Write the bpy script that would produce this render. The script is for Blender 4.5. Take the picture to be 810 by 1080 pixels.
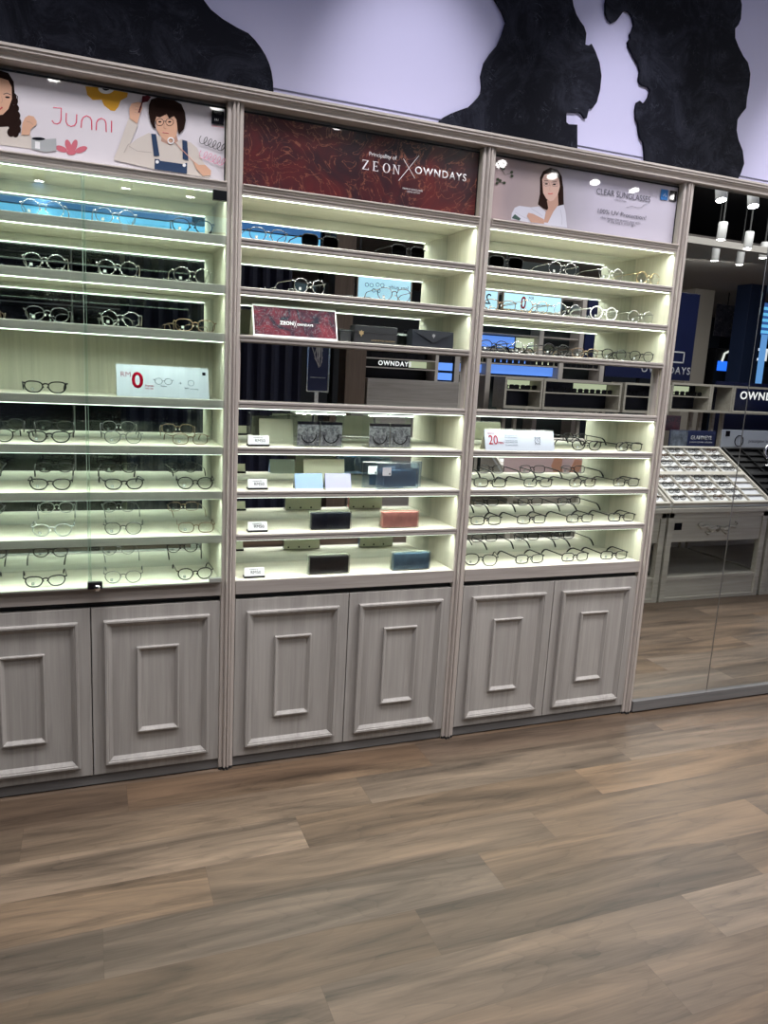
import bpy, bmesh, math, random
from mathutils import Vector, Matrix
random.seed(7)
S = bpy.context.scene
for o in list(bpy.data.objects): bpy.data.objects.remove(o)
COL = S.collection
PI = math.pi
# ---------------------------------------------------------------- camera
CAM = Vector((-0.49697, -2.84285, 1.62761))
AXR = Vector((0.9321152, -0.3582064, 0.0533802))
AXU = Vector((0.0168960, 0.1902440, 0.9815914))
AXF = Vector((0.3617676, 0.9140544, -0.1833816))
FPX = 799.84
cd = bpy.data.cameras.new('camera'); cam = bpy.data.objects.new('camera', cd); COL.objects.link(cam)
cd.sensor_fit = 'HORIZONTAL'; cd.sensor_width = 36; cd.lens = FPX/810*36; cd.clip_start = .02; cd.clip_end = 100
m = Matrix((( AXR.x, AXU.x, -AXF.x, CAM.x), (AXR.y, AXU.y, -AXF.y, CAM.y), (AXR.z, AXU.z, -AXF.z, CAM.z), (0,0,0,1)))
cam.matrix_world = m
S.camera = cam
# ---------------------------------------------------------------- world, exposure, lights
w = bpy.data.worlds.new('world'); S.world = w; w.use_nodes = True
w.node_tree.nodes['Background'].inputs[0].default_value = (.55,.6,.75,1)
w.node_tree.nodes['Background'].inputs[1].default_value = .3
S.view_settings.view_transform = 'Standard'; S.view_settings.look = 'None'
S.view_settings.exposure = 0.0; S.view_settings.gamma = 1; S.view_settings.use_curve_mapping = False
def area(name, loc, target, sx, sy, power, col=(1,1,1), spread=None):
    l = bpy.data.lights.new(name, 'AREA'); l.shape = 'RECTANGLE'; l.size = sx; l.size_y = sy; l.energy = power; l.color = col
    if spread: l.spread = spread
    o = bpy.data.objects.new(name, l); COL.objects.link(o); o.location = loc
    d = Vector(target)-Vector(loc); o.rotation_euler = d.to_track_quat('-Z','Y').to_euler()
    return o
def spot(name, loc, target, power, size=60, blend=.8, col=(1,.96,.92), r=.03):
    l = bpy.data.lights.new(name, 'SPOT'); l.energy = power; l.spot_size = math.radians(size); l.spot_blend = blend; l.color = col; l.shadow_soft_size = r
    o = bpy.data.objects.new(name, l); COL.objects.link(o); o.location = loc
    d = Vector(target)-Vector(loc); o.rotation_euler = d.to_track_quat('-Z','Y').to_euler()
    return o
area('overhead_fill_light', (.9,-1.0,3.8), (.9,-.95,0), 5.5, .7, 98, (1,.965,.95), math.radians(110))  # added soft fill from overhead, not a fixture of the shop
area('rear_fill_light', (5.0,-2.4,3.8), (5,-2.4,0), 4, 1.6, 140, (1,.97,.94))  # added fill that brightens the tables behind the camera
area('wall_wash_light', (1.0,-1.2,3.85), (1.2,.3,2.9), 5, .3, 7, (.50,.56,1))
for (wx, wp) in ((.72, 75), (1.74, 75), (2.95, 75)):
    spot('wall_spot_light', (wx,-.9,3.82), (wx+.05,.3,2.72), wp, 37, 1, (.95,.92,1))

# ---------------------------------------------------------------- helpers
def RAY(u, v):
    return AXF + AXR*((u-405)/FPX) + AXU*((540-v)/FPX)
def PY(u, v, Y):
    """world point of a measured photo position on the plane y = Y"""
    d = RAY(u, v); t = (Y-CAM.y)/d.y; return CAM + d*t
def PZ(u, v, Z):
    d = RAY(u, v); t = (Z-CAM.z)/d.z; return CAM + d*t
def V(*a): return Vector(a)
def box(bm, x0,x1,y0,y1,z0,z1, bev=0):
    vs = [bm.verts.new(c) for c in ((x0,y0,z0),(x1,y0,z0),(x1,y1,z0),(x0,y1,z0),(x0,y0,z1),(x1,y0,z1),(x1,y1,z1),(x0,y1,z1))]
    fs = [bm.faces.new([vs[i] for i in f]) for f in ((0,3,2,1),(4,5,6,7),(0,1,5,4),(1,2,6,5),(2,3,7,6),(3,0,4,7))]
    if bev:
        es = set(e for f in fs for e in f.edges)
        bmesh.ops.bevel(bm, geom=list(es), offset=bev, segments=2, affect='EDGES', profile=.5)
    return bm
def prism_z(bm, pts, z0, z1):
    a = [bm.verts.new((x,y,z0)) for x,y in pts]; b = [bm.verts.new((x,y,z1)) for x,y in pts]
    n = len(pts)
    for i in range(n): bm.faces.new((a[i],a[(i+1)%n],b[(i+1)%n],b[i]))
    bm.faces.new(a[::-1]); bm.faces.new(b); return bm
def prism_x(bm, pts, x0, x1):
    a = [bm.verts.new((x0,y,z)) for y,z in pts]; b = [bm.verts.new((x1,y,z)) for y,z in pts]
    n = len(pts)
    for i in range(n): bm.faces.new((a[i],a[(i+1)%n],b[(i+1)%n],b[i]))
    bm.faces.new(a[::-1]); bm.faces.new(b); return bm
def prism_y(bm, pts, y0, y1):
    """slab with its outline in x,z"""
    a = [bm.verts.new((x,y0,z)) for x,z in pts]; b = [bm.verts.new((x,y1,z)) for x,z in pts]
    n = len(pts)
    for i in range(n): bm.faces.new((a[i],a[(i+1)%n],b[(i+1)%n],b[i]))
    bm.faces.new(a[::-1]); bm.faces.new(b); return bm
def tube(bm, pts, r, seg=6, closed=False, flat=1.0):
    """round tube along points; r a number or list; flat squashes the ring in local binormal"""
    pts = [Vector(p) for p in pts]; n = len(pts)
    rr = r if isinstance(r,(list,tuple)) else [r]*n
    rings = []; up0 = Vector((0,0,1))
    for i,p in enumerate(pts):
        if closed: t = pts[(i+1)%n]-pts[i-1]
        else: t = pts[min(i+1,n-1)]-pts[max(i-1,0)]
        t.normalize()
        s = t.cross(Vector((0,1,0)))
        if s.length < .1: s = t.cross(Vector((0,0,1)))
        s.normalize(); q = t.cross(s)
        rings.append([bm.verts.new(p + s*(rr[i]*math.cos(2*PI*k/seg)) + q*(rr[i]*flat*math.sin(2*PI*k/seg))) for k in range(seg)])
    for i in range(n if closed else n-1):
        A,B = rings[i], rings[(i+1)%n]
        for k in range(seg): bm.faces.new((A[k],A[(k+1)%seg],B[(k+1)%seg],B[k]))
    if not closed:
        bm.faces.new(rings[0][::-1]); bm.faces.new(rings[-1])
    return bm
def lathe(bm, prof, c, axis='z', seg=24, cap=True):
    rings = []
    for r,h in prof:
        ring = []
        for k in range(seg):
            a = 2*PI*k/seg
            if axis=='z': ring.append(bm.verts.new((c[0]+r*math.cos(a), c[1]+r*math.sin(a), c[2]+h)))
            else: ring.append(bm.verts.new((c[0]+r*math.cos(a), c[1]+h, c[2]+r*math.sin(a))))
        rings.append(ring)
    for A,B in zip(rings, rings[1:]):
        for k in range(seg): bm.faces.new((A[k],A[(k+1)%seg],B[(k+1)%seg],B[k]))
    if cap: bm.faces.new(rings[0][::-1]); bm.faces.new(rings[-1])
    return bm
def frame_mould(bm, x0,x1,z0,z1, loops, yb):
    """mitred moulding: loops = [(inset, y offset towards viewer)]"""
    rs = []
    for i,d in loops:
        y = yb-d
        rs.append([bm.verts.new(c) for c in ((x0+i,y,z0+i),(x1-i,y,z0+i),(x1-i,y,z1-i),(x0+i,y,z1-i))])
    for A,B in zip(rs, rs[1:]):
        for k in range(4): bm.faces.new((A[k],A[(k+1)%4],B[(k+1)%4],B[k]))
    return bm
def obj(name, bm, mat, parent=None, smooth=False):
    me = bpy.data.meshes.new(name)
    bmesh.ops.recalc_face_normals(bm, faces=bm.faces[:])
    if parent is not None and not smooth == 'local':
        pass
    bm.to_mesh(me); bm.free()
    if mat: me.materials.append(mat)
    if smooth:
        for f in me.polygons: f.use_smooth = True
    o = bpy.data.objects.new(name, me); COL.objects.link(o)
    if parent is not None: o.parent = parent
    return o
def wobj(name, bm, mat, parent, smooth=False):
    """mesh drawn in world coordinates under a thing (or part) that has no rotation"""
    L = Vector((0,0,0)); q = parent
    while q is not None: L += q.location; q = q.parent
    bmesh.ops.translate(bm, verts=bm.verts[:], vec=-L)
    return obj(name, bm, mat, parent, smooth)
def NB(): return bmesh.new()
def tag(o, label, cat, group=None, kind=None):
    o['label'] = label; o['category'] = cat
    if group: o['group'] = group
    if kind: o['kind'] = kind
    return o
def thing(name, label, cat, loc=(0,0,0), rz=0, group=None):
    o = bpy.data.objects.new(name, None); COL.objects.link(o); o.empty_display_size = .05
    o.location = loc; o.rotation_euler = (0,0,rz)
    return tag(o, label, cat, group)
def struct(name, bm, mat, parent=None):
    o = obj(name, bm, mat, parent)
    if parent is None: o['kind'] = 'structure'
    return o
def dup(root, loc, rz=0, label=None, scale=None):
    r = root.copy(); COL.objects.link(r); r.location = loc; r.rotation_euler = (0,0,rz)
    if scale: r.scale = (scale,)*3
    if label: r['label'] = label
    for ch in list(root.children):
        c = ch.copy(); COL.objects.link(c); c.parent = r
        for g in list(ch.children):
            d = g.copy(); COL.objects.link(d); d.parent = c
    return r
_tc = {}
def text_bm(s, w=None, h=None, x=0, y=0, z=0, align='L', thick=0.0006, bold=0.0, shear=0, flip=False, spacing=1.0):
    """lettering facing -y: x,z is the lower left (or centre) corner; fitted to width w or height h"""
    cu = bpy.data.curves.new('t','FONT'); cu.body = s; cu.size = 1; cu.offset = bold; cu.shear = shear; cu.space_character = spacing
    cu.resolution_u = 3
    o = bpy.data.objects.new('t', cu); COL.objects.link(o)
    dg = bpy.context.evaluated_depsgraph_get(); dg.update()
    me = bpy.data.meshes.new_from_object(o.evaluated_get(dg))
    bpy.data.objects.remove(o); bpy.data.curves.remove(cu)
    bm = bmesh.new(); bm.from_mesh(me); bpy.data.meshes.remove(me)
    xs = [v.co.x for v in bm.verts]; ys = [v.co.y for v in bm.verts]
    x0,x1,y0,y1 = min(xs),max(xs),min(ys),max(ys)
    if w and h: sx, sz = w/(x1-x0), h/(y1-y0)
    elif w: sx = sz = w/(x1-x0)
    else: sx = sz = h/(y1-y0)
    W = (x1-x0)*sx
    for v in bm.verts:
        X = (v.co.x-x0)*sx; Z = (v.co.y-y0)*sz
        if flip: X = W-X
        if align=='C': X -= W/2
        v.co = (x+X, y, z+Z)
    r = bmesh.ops.extrude_face_region(bm, geom=bm.faces[:])
    for g in r['geom']:
        if isinstance(g, bmesh.types.BMVert): g.co.y -= thick
    return bm
def merge(bm, other):
    me = bpy.data.meshes.new('x'); other.to_mesh(me); other.free(); bm.from_mesh(me); bpy.data.meshes.remove(me); return bm

# ---------------------------------------------------------------- materials
MATS = {}
def mat(name, col=(.5,.5,.5), rough=.5, metal=0, emit=None, est=0, spec=.5, var=0.0, vscale=30, coat=0):
    if name in MATS: return MATS[name]
    M = bpy.data.materials.new(name); M.use_nodes = True; nt = M.node_tree; b = nt.nodes['Principled BSDF']
    b.inputs['Base Color'].default_value = (*col,1); b.inputs['Roughness'].default_value = rough; b.inputs['Metallic'].default_value = metal
    b.inputs['Specular IOR Level'].default_value = spec
    if coat: b.inputs['Coat Weight'].default_value = coat; b.inputs['Coat Roughness'].default_value = .03
    if emit: b.inputs['Emission Color'].default_value = (*emit,1); b.inputs['Emission Strength'].default_value = est
    if var:
        tc = nt.nodes.new('ShaderNodeTexCoord'); n = nt.nodes.new('ShaderNodeTexNoise'); n.inputs['Scale'].default_value = vscale
        r = nt.nodes.new('ShaderNodeValToRGB'); r.color_ramp.elements[0].position=.3; r.color_ramp.elements[1].position=.7
        r.color_ramp.elements[0].color = (*[c*(1-var) for c in col],1); r.color_ramp.elements[1].color = (*[min(1,c*(1+var)) for c in col],1)
        nt.links.new(tc.outputs['Object'], n.inputs['Vector']); nt.links.new(n.outputs['Fac'], r.inputs['Fac']); nt.links.new(r.outputs['Color'], b.inputs['Base Color'])
    MATS[name] = M; return M
def wood(name, c1, c2, axis='z', rough=.55, scale=1.0, bump=.15):
    """fine-grained laminate; the grain runs along the named axis"""
    M = bpy.data.materials.new(name); M.use_nodes = True; nt = M.node_tree; b = nt.nodes['Principled BSDF']; L = nt.links.new
    tc = nt.nodes.new('ShaderNodeTexCoord'); mp = nt.nodes.new('ShaderNodeMapping')
    s = {'z':(60,60,2.2),'x':(2.2,60,60),'y':(60,2.2,60)}[axis]
    mp.inputs['Scale'].default_value = [q*scale for q in s]
    L(tc.outputs['Object'], mp.inputs['Vector'])
    n = nt.nodes.new('ShaderNodeTexNoise'); n.inputs['Scale'].default_value = 1; n.inputs['Detail'].default_value = 6; n.inputs['Roughness'].default_value = .65
    n.inputs['Distortion'].default_value = .6
    L(mp.outputs['Vector'], n.inputs['Vector'])
    mp2 = nt.nodes.new('ShaderNodeMapping'); mp2.inputs['Scale'].default_value = [q*scale*.12 for q in s]; L(tc.outputs['Object'], mp2.inputs['Vector'])
    n2 = nt.nodes.new('ShaderNodeTexNoise'); n2.inputs['Scale'].default_value = 1; n2.inputs['Detail'].default_value = 3; L(mp2.outputs['Vector'], n2.inputs['Vector'])
    mx = nt.nodes.new('ShaderNodeMath'); mx.operation='MULTIPLY_ADD'; mx.inputs[1].default_value=.45; L(n2.outputs['Fac'], mx.inputs[0])
    m2 = nt.nodes.new('ShaderNodeMath'); m2.operation='MULTIPLY'; m2.inputs[1].default_value=.55; L(n.outputs['Fac'], m2.inputs[0]); L(m2.outputs[0], mx.inputs[2])
    r = nt.nodes.new('ShaderNodeValToRGB'); r.color_ramp.elements[0].position=.36; r.color_ramp.elements[1].position=.62
    r.color_ramp.elements[0].color=(*c1,1); r.color_ramp.elements[1].color=(*c2,1); L(mx.outputs[0], r.inputs['Fac']); L(r.outputs['Color'], b.inputs['Base Color'])
    bp = nt.nodes.new('ShaderNodeBump'); bp.inputs['Strength'].default_value=bump; bp.inputs['Distance'].default_value=.001; L(n.outputs['Fac'], bp.inputs['Height']); L(bp.outputs['Normal'], b.inputs['Normal'])
    b.inputs['Roughness'].default_value = rough; b.inputs['Specular IOR Level'].default_value=.35
    MATS[name]=M; return M
def glassy(name, tint=(.93,.97,.95), refl=.06, rough=0.0):
    M = bpy.data.materials.new(name); M.use_nodes = True; nt = M.node_tree; nt.nodes.clear(); L = nt.links.new
    out = nt.nodes.new('ShaderNodeOutputMaterial'); mix = nt.nodes.new('ShaderNodeMixShader'); t = nt.nodes.new('ShaderNodeBsdfTransparent'); g = nt.nodes.new('ShaderNodeBsdfGlossy')
    t.inputs['Color'].default_value=(*tint,1); g.inputs['Roughness'].default_value=rough; g.inputs['Color'].default_value=(1,1,1,1)
    fr = nt.nodes.new('ShaderNodeFresnel'); fr.inputs['IOR'].default_value=1.45
    ma = nt.nodes.new('ShaderNodeMath'); ma.operation='MULTIPLY_ADD'; ma.inputs[1].default_value=.6; ma.inputs[2].default_value=refl*.3; L(fr.outputs[0], ma.inputs[0])
    L(ma.outputs[0], mix.inputs[0]); L(t.outputs[0], mix.inputs[1]); L(g.outputs[0], mix.inputs[2]); L(mix.outputs[0], out.inputs[0])
    MATS[name]=M; return M
OAKZ = wood('grey_oak_upright', (.29,.275,.265), (.42,.402,.388), 'z', bump=.08)
OAKX = wood('grey_oak_shelf', (.26,.235,.225), (.42,.385,.365), 'x')
TRIM = wood('beige_oak_trim', (.45,.405,.38), (.54,.49,.46), 'z', scale=.8, bump=.05)
TRIMX = wood('beige_oak_cornice', (.45,.405,.38), (.54,.49,.46), 'x', scale=.8, bump=.05)
LITZ = wood('lit_oak_lining', (.50,.48,.40), (.64,.615,.52), 'z')  # grey oak lightened: LED glow is put into the interior colour
LITX = wood('lit_oak_shelf', (.52,.50,.42), (.66,.635,.54), 'x')  # same lightened oak for the shelf boards
PLIN = wood('dark_grey_plinth', (.12,.12,.125), (.19,.185,.185), 'x', bump=.05)  # plinth tone darker than the door oak
MIRROR = mat('mirror_silver', (.80,.84,.83), 0.0, 1.0)
GLASS = glassy('clear_glass')
LENS = glassy('lens_glass', (.985,.99,.99), .0)
ACRYL = glassy('clear_acrylic', (.975,.988,.992), .15)
SUNLENS = glassy('dark_sun_lens', (.05,.06,.06), .1)
BLACK = mat('black_plastic', (.006,.006,.008), .35, spec=.25)
BLACKM = mat('black_metal', (.02,.02,.022), .3, .6)
CHROME = mat('chrome', (.75,.75,.76), .15, 1)
GUNM = mat('gunmetal', (.16,.16,.17), .3, 1)
GOLD = mat('gold_metal', (.75,.55,.30), .25, 1)
SILV = mat('silver_metal', (.62,.62,.64), .25, 1)
BRONZ = mat('bronze_metal', (.25,.17,.12), .35, .8)
TORT = mat('tortoiseshell', (.10,.045,.02), .25, var=.7, vscale=90)
CLEARP = mat('clear_grey_plastic', (.45,.47,.46), .2)
WHITEP = mat('white_plastic', (.75,.75,.74), .4)
WHITE = mat('white_paper', (.62,.63,.67), .6)
CREAM = mat('cream_card', (.62,.62,.50), .6)
INKB = mat('black_ink', (.01,.01,.014), .7, spec=0)
RED = mat('red_print', (.30,.005,.02), .7, spec=0)
GAPSHADE = mat('recess_shade', (.03,.03,.033), .7)  # near-black colour stands in for shade in gaps and at the floor
LED = mat('led_strip_white', (.9,.95,.88), .4, emit=(.88,1,.86), est=3.2)
# floor planks
def floor_material():
    M = bpy.data.materials.new('oak_plank_floor'); M.use_nodes=True; nt=M.node_tree; b=nt.nodes['Principled BSDF']; L=nt.links.new
    def math_(op, a=None, bb=None, c=None):
        n = nt.nodes.new('ShaderNodeMath'); n.operation=op
        for i,q in enumerate((a,bb,c)):
            if q is None: continue
            if isinstance(q,(int,float)): n.inputs[i].default_value=q
            else: L(q, n.inputs[i])
        return n.outputs[0]
    tc = nt.nodes.new('ShaderNodeTexCoord'); sp = nt.nodes.new('ShaderNodeSeparateXYZ'); L(tc.outputs['Object'], sp.inputs[0])
    X,Y = sp.outputs[0], sp.outputs[1]
    W_=.1945; LEN=1.22
    ry = math_('DIVIDE', math_('SUBTRACT', -.194, Y), W_)
    row = math_('FLOOR', ry); fy = math_('FRACT', ry)
    wn0 = nt.nodes.new('ShaderNodeTexWhiteNoise'); wn0.noise_dimensions='1D'; L(math_('ADD',row,7.3), wn0.inputs['W'])
    off = math_('ADD', math_('MULTIPLY', row, .335), math_('MULTIPLY', math_('SUBTRACT', wn0.outputs['Value'], .5), .06))
    px = math_('DIVIDE', math_('ADD', math_('SUBTRACT', X, 1.70+.335), math_('ADD', off, .30)), LEN)
    colm = math_('FLOOR', px); fx = math_('FRACT', px)
    cb = nt.nodes.new('ShaderNodeCombineXYZ'); L(row, cb.inputs[0]); L(colm, cb.inputs[1])
    wn = nt.nodes.new('ShaderNodeTexWhiteNoise'); wn.noise_dimensions='3D'; L(cb.outputs[0], wn.inputs['Vector'])
    spr = nt.nodes.new('ShaderNodeSeparateXYZ'); L(wn.outputs['Color'], spr.inputs[0])
    # grain
    gv = nt.nodes.new('ShaderNodeCombineXYZ'); L(math_('ADD', math_('MULTIPLY',X,1.0), math_('MULTIPLY',spr.outputs[0],37)), gv.inputs[0]); L(math_('ADD', math_('MULTIPLY',Y,10), math_('MULTIPLY',spr.outputs[1],53)), gv.inputs[1])
    g1 = nt.nodes.new('ShaderNodeTexNoise'); g1.inputs['Scale'].default_value=1; g1.inputs['Detail'].default_value=7; g1.inputs['Roughness'].default_value=.62; g1.inputs['Distortion'].default_value=.9; L(gv.outputs[0], g1.inputs['Vector'])
    gv2 = nt.nodes.new('ShaderNodeCombineXYZ'); L(math_('ADD', math_('MULTIPLY',X,5), math_('MULTIPLY',spr.outputs[0],37)), gv2.inputs[0]); L(math_('ADD', math_('MULTIPLY',Y,160), math_('MULTIPLY',spr.outputs[1],53)), gv2.inputs[1])
    g2 = nt.nodes.new('ShaderNodeTexNoise'); g2.inputs['Scale'].default_value=1; g2.inputs['Detail'].default_value=3; L(gv2.outputs[0], g2.inputs['Vector'])
    # cathedral rings
    gv3 = nt.nodes.new('ShaderNodeCombineXYZ'); L(math_('ADD', math_('MULTIPLY',X,.9), math_('MULTIPLY',spr.outputs[2],29)), gv3.inputs[0]); L(math_('ADD', math_('MULTIPLY',Y,5.5), math_('MULTIPLY',spr.outputs[0],31)), gv3.inputs[1])
    g3 = nt.nodes.new('ShaderNodeTexNoise'); g3.inputs['Scale'].default_value=1; g3.inputs['Detail'].default_value=2; L(gv3.outputs[0], g3.inputs['Vector'])
    ring = math_('FRACT', math_('MULTIPLY', g3.outputs['Fac'], 15))
    ringl = math_('MULTIPLY', math_('POWER', ring, 6), .07)
    f = math_('ADD', math_('MULTIPLY', g1.outputs['Fac'], 1.35), math_('MULTIPLY', g2.outputs['Fac'], .16))
    f = math_('SUBTRACT', math_('SUBTRACT', f, ringl), .265)
    r = nt.nodes.new('ShaderNodeValToRGB'); e=r.color_ramp.elements; e[0].position=.22; e[0].color=(.042,.028,.019,1); e[1].position=.85; e[1].color=(.205,.138,.092,1)
    q=e.new(.5); q.color=(.115,.078,.053,1); L(f, r.inputs['Fac'])
    hsv = nt.nodes.new('ShaderNodeHueSaturation'); L(r.outputs['Color'], hsv.inputs['Color'])
    L(math_('ADD', .74, math_('MULTIPLY', spr.outputs[0], .5)), hsv.inputs['Value']); L(math_('ADD', .82, math_('MULTIPLY', spr.outputs[1], .25)), hsv.inputs['Saturation'])
    # seams
    ex = math_('MULTIPLY', math_('MINIMUM', fx, math_('SUBTRACT',1,fx)), LEN); ey = math_('MULTIPLY', math_('MINIMUM', fy, math_('SUBTRACT',1,fy)), W_)
    seam = math_('LESS_THAN', math_('MINIMUM', ex, ey), .0011)
    mx = nt.nodes.new('ShaderNodeMix'); mx.data_type='RGBA'; L(math_('MULTIPLY',seam,.35), mx.inputs[0]); L(hsv.outputs['Color'], mx.inputs[6]); mx.inputs[7].default_value=(.05,.035,.025,1)
    L(mx.outputs[2], b.inputs['Base Color'])
    b.inputs['Roughness'].default_value=.42; b.inputs['Specular IOR Level'].default_value=.4
    bp = nt.nodes.new('ShaderNodeBump'); bp.inputs['Strength'].default_value=.12; bp.inputs['Distance'].default_value=.002; L(g2.outputs['Fac'], bp.inputs['Height']); L(bp.outputs['Normal'], b.inputs['Normal'])
    MATS['floor']=M; return M
def chalk_material():
    M = bpy.data.materials.new('navy_chalk_paint'); M.use_nodes=True; nt=M.node_tree; b=nt.nodes['Principled BSDF']; L=nt.links.new
    tc=nt.nodes.new('ShaderNodeTexCoord'); n=nt.nodes.new('ShaderNodeTexNoise'); n.inputs['Scale'].default_value=5; n.inputs['Detail'].default_value=12; n.inputs['Roughness'].default_value=.82; n.inputs['Distortion'].default_value=.9
    L(tc.outputs['Object'], n.inputs['Vector'])
    b.inputs['Specular IOR Level'].default_value=.12
    r=nt.nodes.new('ShaderNodeValToRGB'); e=r.color_ramp.elements; e[0].position=.47; e[0].color=(.0035,.0045,.010,1); e[1].position=.70; e[1].color=(.030,.033,.050,1)
    L(n.outputs['Fac'], r.inputs['Fac']); n3=nt.nodes.new('ShaderNodeTexNoise'); n3.inputs['Scale'].default_value=9; n3.inputs['Detail'].default_value=3; n3.inputs['Distortion'].default_value=4.5; L(tc.outputs['Object'], n3.inputs['Vector'])
    r3=nt.nodes.new('ShaderNodeValToRGB'); e=r3.color_ramp.elements; e[0].position=.485; e[0].color=(0,0,0,1); e[1].position=.515; e[1].color=(0,0,0,1); q=e.new(.5); q.color=(1,1,1,1); L(n3.outputs['Fac'], r3.inputs['Fac'])
    n4=nt.nodes.new('ShaderNodeTexNoise'); n4.inputs['Scale'].default_value=14; n4.inputs['Detail'].default_value=6; L(tc.outputs['Object'], n4.inputs['Vector'])
    m4=nt.nodes.new('ShaderNodeMapRange'); m4.inputs[1].default_value=.5; m4.inputs[2].default_value=.72; m4.inputs[4].default_value=.75; L(n4.outputs['Fac'], m4.inputs[0])
    mm=nt.nodes.new('ShaderNodeMath'); mm.operation='MULTIPLY'; L(r3.outputs['Color'], mm.inputs[0]); L(m4.outputs[0], mm.inputs[1])
    mx=nt.nodes.new('ShaderNodeMix'); mx.data_type='RGBA'; L(mm.outputs[0], mx.inputs[0]); L(r.outputs['Color'], mx.inputs[6]); mx.inputs[7].default_value=(.11,.12,.16,1)
    L(mx.outputs[2], b.inputs['Base Color']); b.inputs['Roughness'].default_value=.62
    bp=nt.nodes.new('ShaderNodeBump'); bp.inputs['Strength'].default_value=.5; bp.inputs['Distance'].default_value=.01; L(n.outputs['Fac'], bp.inputs['Height']); L(bp.outputs['Normal'], b.inputs['Normal'])
    return M
def marble_print(name='red_marbled_print', base=(.10,.012,.014), dark=(.02,.008,.015), vein=(.50,.20,.12), s=9, coat=.6):
    M = bpy.data.materials.new(name); M.use_nodes=True; nt=M.node_tree; b=nt.nodes['Principled BSDF']; L=nt.links.new
    tc=nt.nodes.new('ShaderNodeTexCoord')
    n=nt.nodes.new('ShaderNodeTexNoise'); n.inputs['Scale'].default_value=s; n.inputs['Detail'].default_value=5; n.inputs['Distortion'].default_value=1.2; L(tc.outputs['Object'], n.inputs['Vector'])
    r=nt.nodes.new('ShaderNodeValToRGB'); e=r.color_ramp.elements; e[0].position=.35; e[0].color=(*dark,1); e[1].position=.65; e[1].color=(*base,1); L(n.outputs['Fac'], r.inputs['Fac'])
    n2=nt.nodes.new('ShaderNodeTexNoise'); n2.inputs['Scale'].default_value=s*1.1; n2.inputs['Detail'].default_value=4; n2.inputs['Distortion'].default_value=3.5; L(tc.outputs['Object'], n2.inputs['Vector'])
    r2=nt.nodes.new('ShaderNodeValToRGB'); e=r2.color_ramp.elements; e[0].position=.485; e[0].color=(0,0,0,1); e[1].position=.515; e[1].color=(0,0,0,1); q=e.new(.5); q.color=(.5,.5,.5,1); L(n2.outputs['Fac'], r2.inputs['Fac'])
    mx=nt.nodes.new('ShaderNodeMix'); mx.data_type='RGBA'; L(r2.outputs['Color'], mx.inputs[0]); L(r.outputs['Color'], mx.inputs[6]); mx.inputs[7].default_value=(*vein,1)
    L(mx.outputs[2], b.inputs['Base Color']); b.inputs['Roughness'].default_value=.3 if coat else .7; b.inputs['Specular IOR Level'].default_value=.5 if coat else .1; b.inputs['Coat Weight'].default_value=coat; b.inputs['Coat Roughness'].default_value=.02
    return M
FLOOR = floor_material(); CHALK = chalk_material(); REDMARB = marble_print(s=6)

# ================================================================ the setting
struct('floor', box(NB(), -5,14,-12,.5,-.05,0), FLOOR)
WALLM = mat('lavender_white_wall', (.56,.55,.76), .6)
struct('wall_back', box(NB(), -5,14,.30,.45,0,3.9), WALLM)
struct('wall_left', box(NB(), -5.1,-5,-12,.5,0,3.9), mat('dark_navy_paint', (.02,.025,.04), .5))
struct('wall_right', box(NB(), 14,14.1,-12,.5,0,3.9), MATS['dark_navy_paint'])
struct('wall_rear', box(NB(), -5,14,-12.1,-12,0,3.9), MATS['dark_navy_paint'])
struct('ceiling', box(NB(), -5,14,-12,.5,3.9,4.0), mat('dark_ceiling', (.03,.03,.035), .8))
struct('ceiling_rear', box(NB(), -5,14,-12,-4.7,3.32,3.42), mat('taupe_ceiling', (.42,.38,.35), .7))
struct('trim_1', box(NB(), -1.1,3.7,.296,.302,2.672,2.676), mat('wall_seam', (.12,.12,.18), .6))

# silhouettes: thin boards on the upper wall
def silhouette(name, label, px, Y0=.2985, Y1=.286):
    pts = [(PY(u,v,Y1).x, max(2.558, PY(u,v,Y1).z)) for u,v in px]
    bm = prism_y(NB(), pts, Y1, Y0); bm.normal_update(); bmesh.ops.triangulate(bm, faces=[f for f in bm.faces if len(f.verts)>4])
    tag(obj(name, bm, CHALK), label, 'wall silhouette')
def crop(o, s, pts): return [(o[0]+x/s, o[1]+y/s) for x,y in pts]
silhouette('silhouette_panel', 'dark chalk-textured rounded silhouette on the upper wall above the children poster',
    [(-120,170),(-120,-60),(180,-90),(212,-30),(215,0),(222.5,10),(235,20),(250,29),(262,35),(269,42),(275,50),(280,58),(284,67),(286.5,76),(288,86),(289,108),(289,135)])
silhouette('silhouette_panel', 'dark face-profile silhouette on the upper wall, the middle one looking right',
    crop((405,0),2,[(95,330),(112,262),(118,254),(125,248),(140,240),(160,232),(178,226),(190,215),(200,204),(205,196),(207,182),(205,160),(212,132),(225,112),(240,95),(250,72),(258,47),(250,25),(240,8),(225,-20),(230,-120),(380,-130),(405,-60),(398,0),(400,12),(406,30),(414,44),(422,55),(427,70),(425,94),(432,96),(438,92),(446,108),(455,132),(459,160),(456,190),(449,216),(440,228),(433,226),(431,236),(428,249),(424,249),(418,240),(412,236),(388,236),(385,240),(385,258),(390,262),(408,263),(408,320),(408,345)]))
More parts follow.
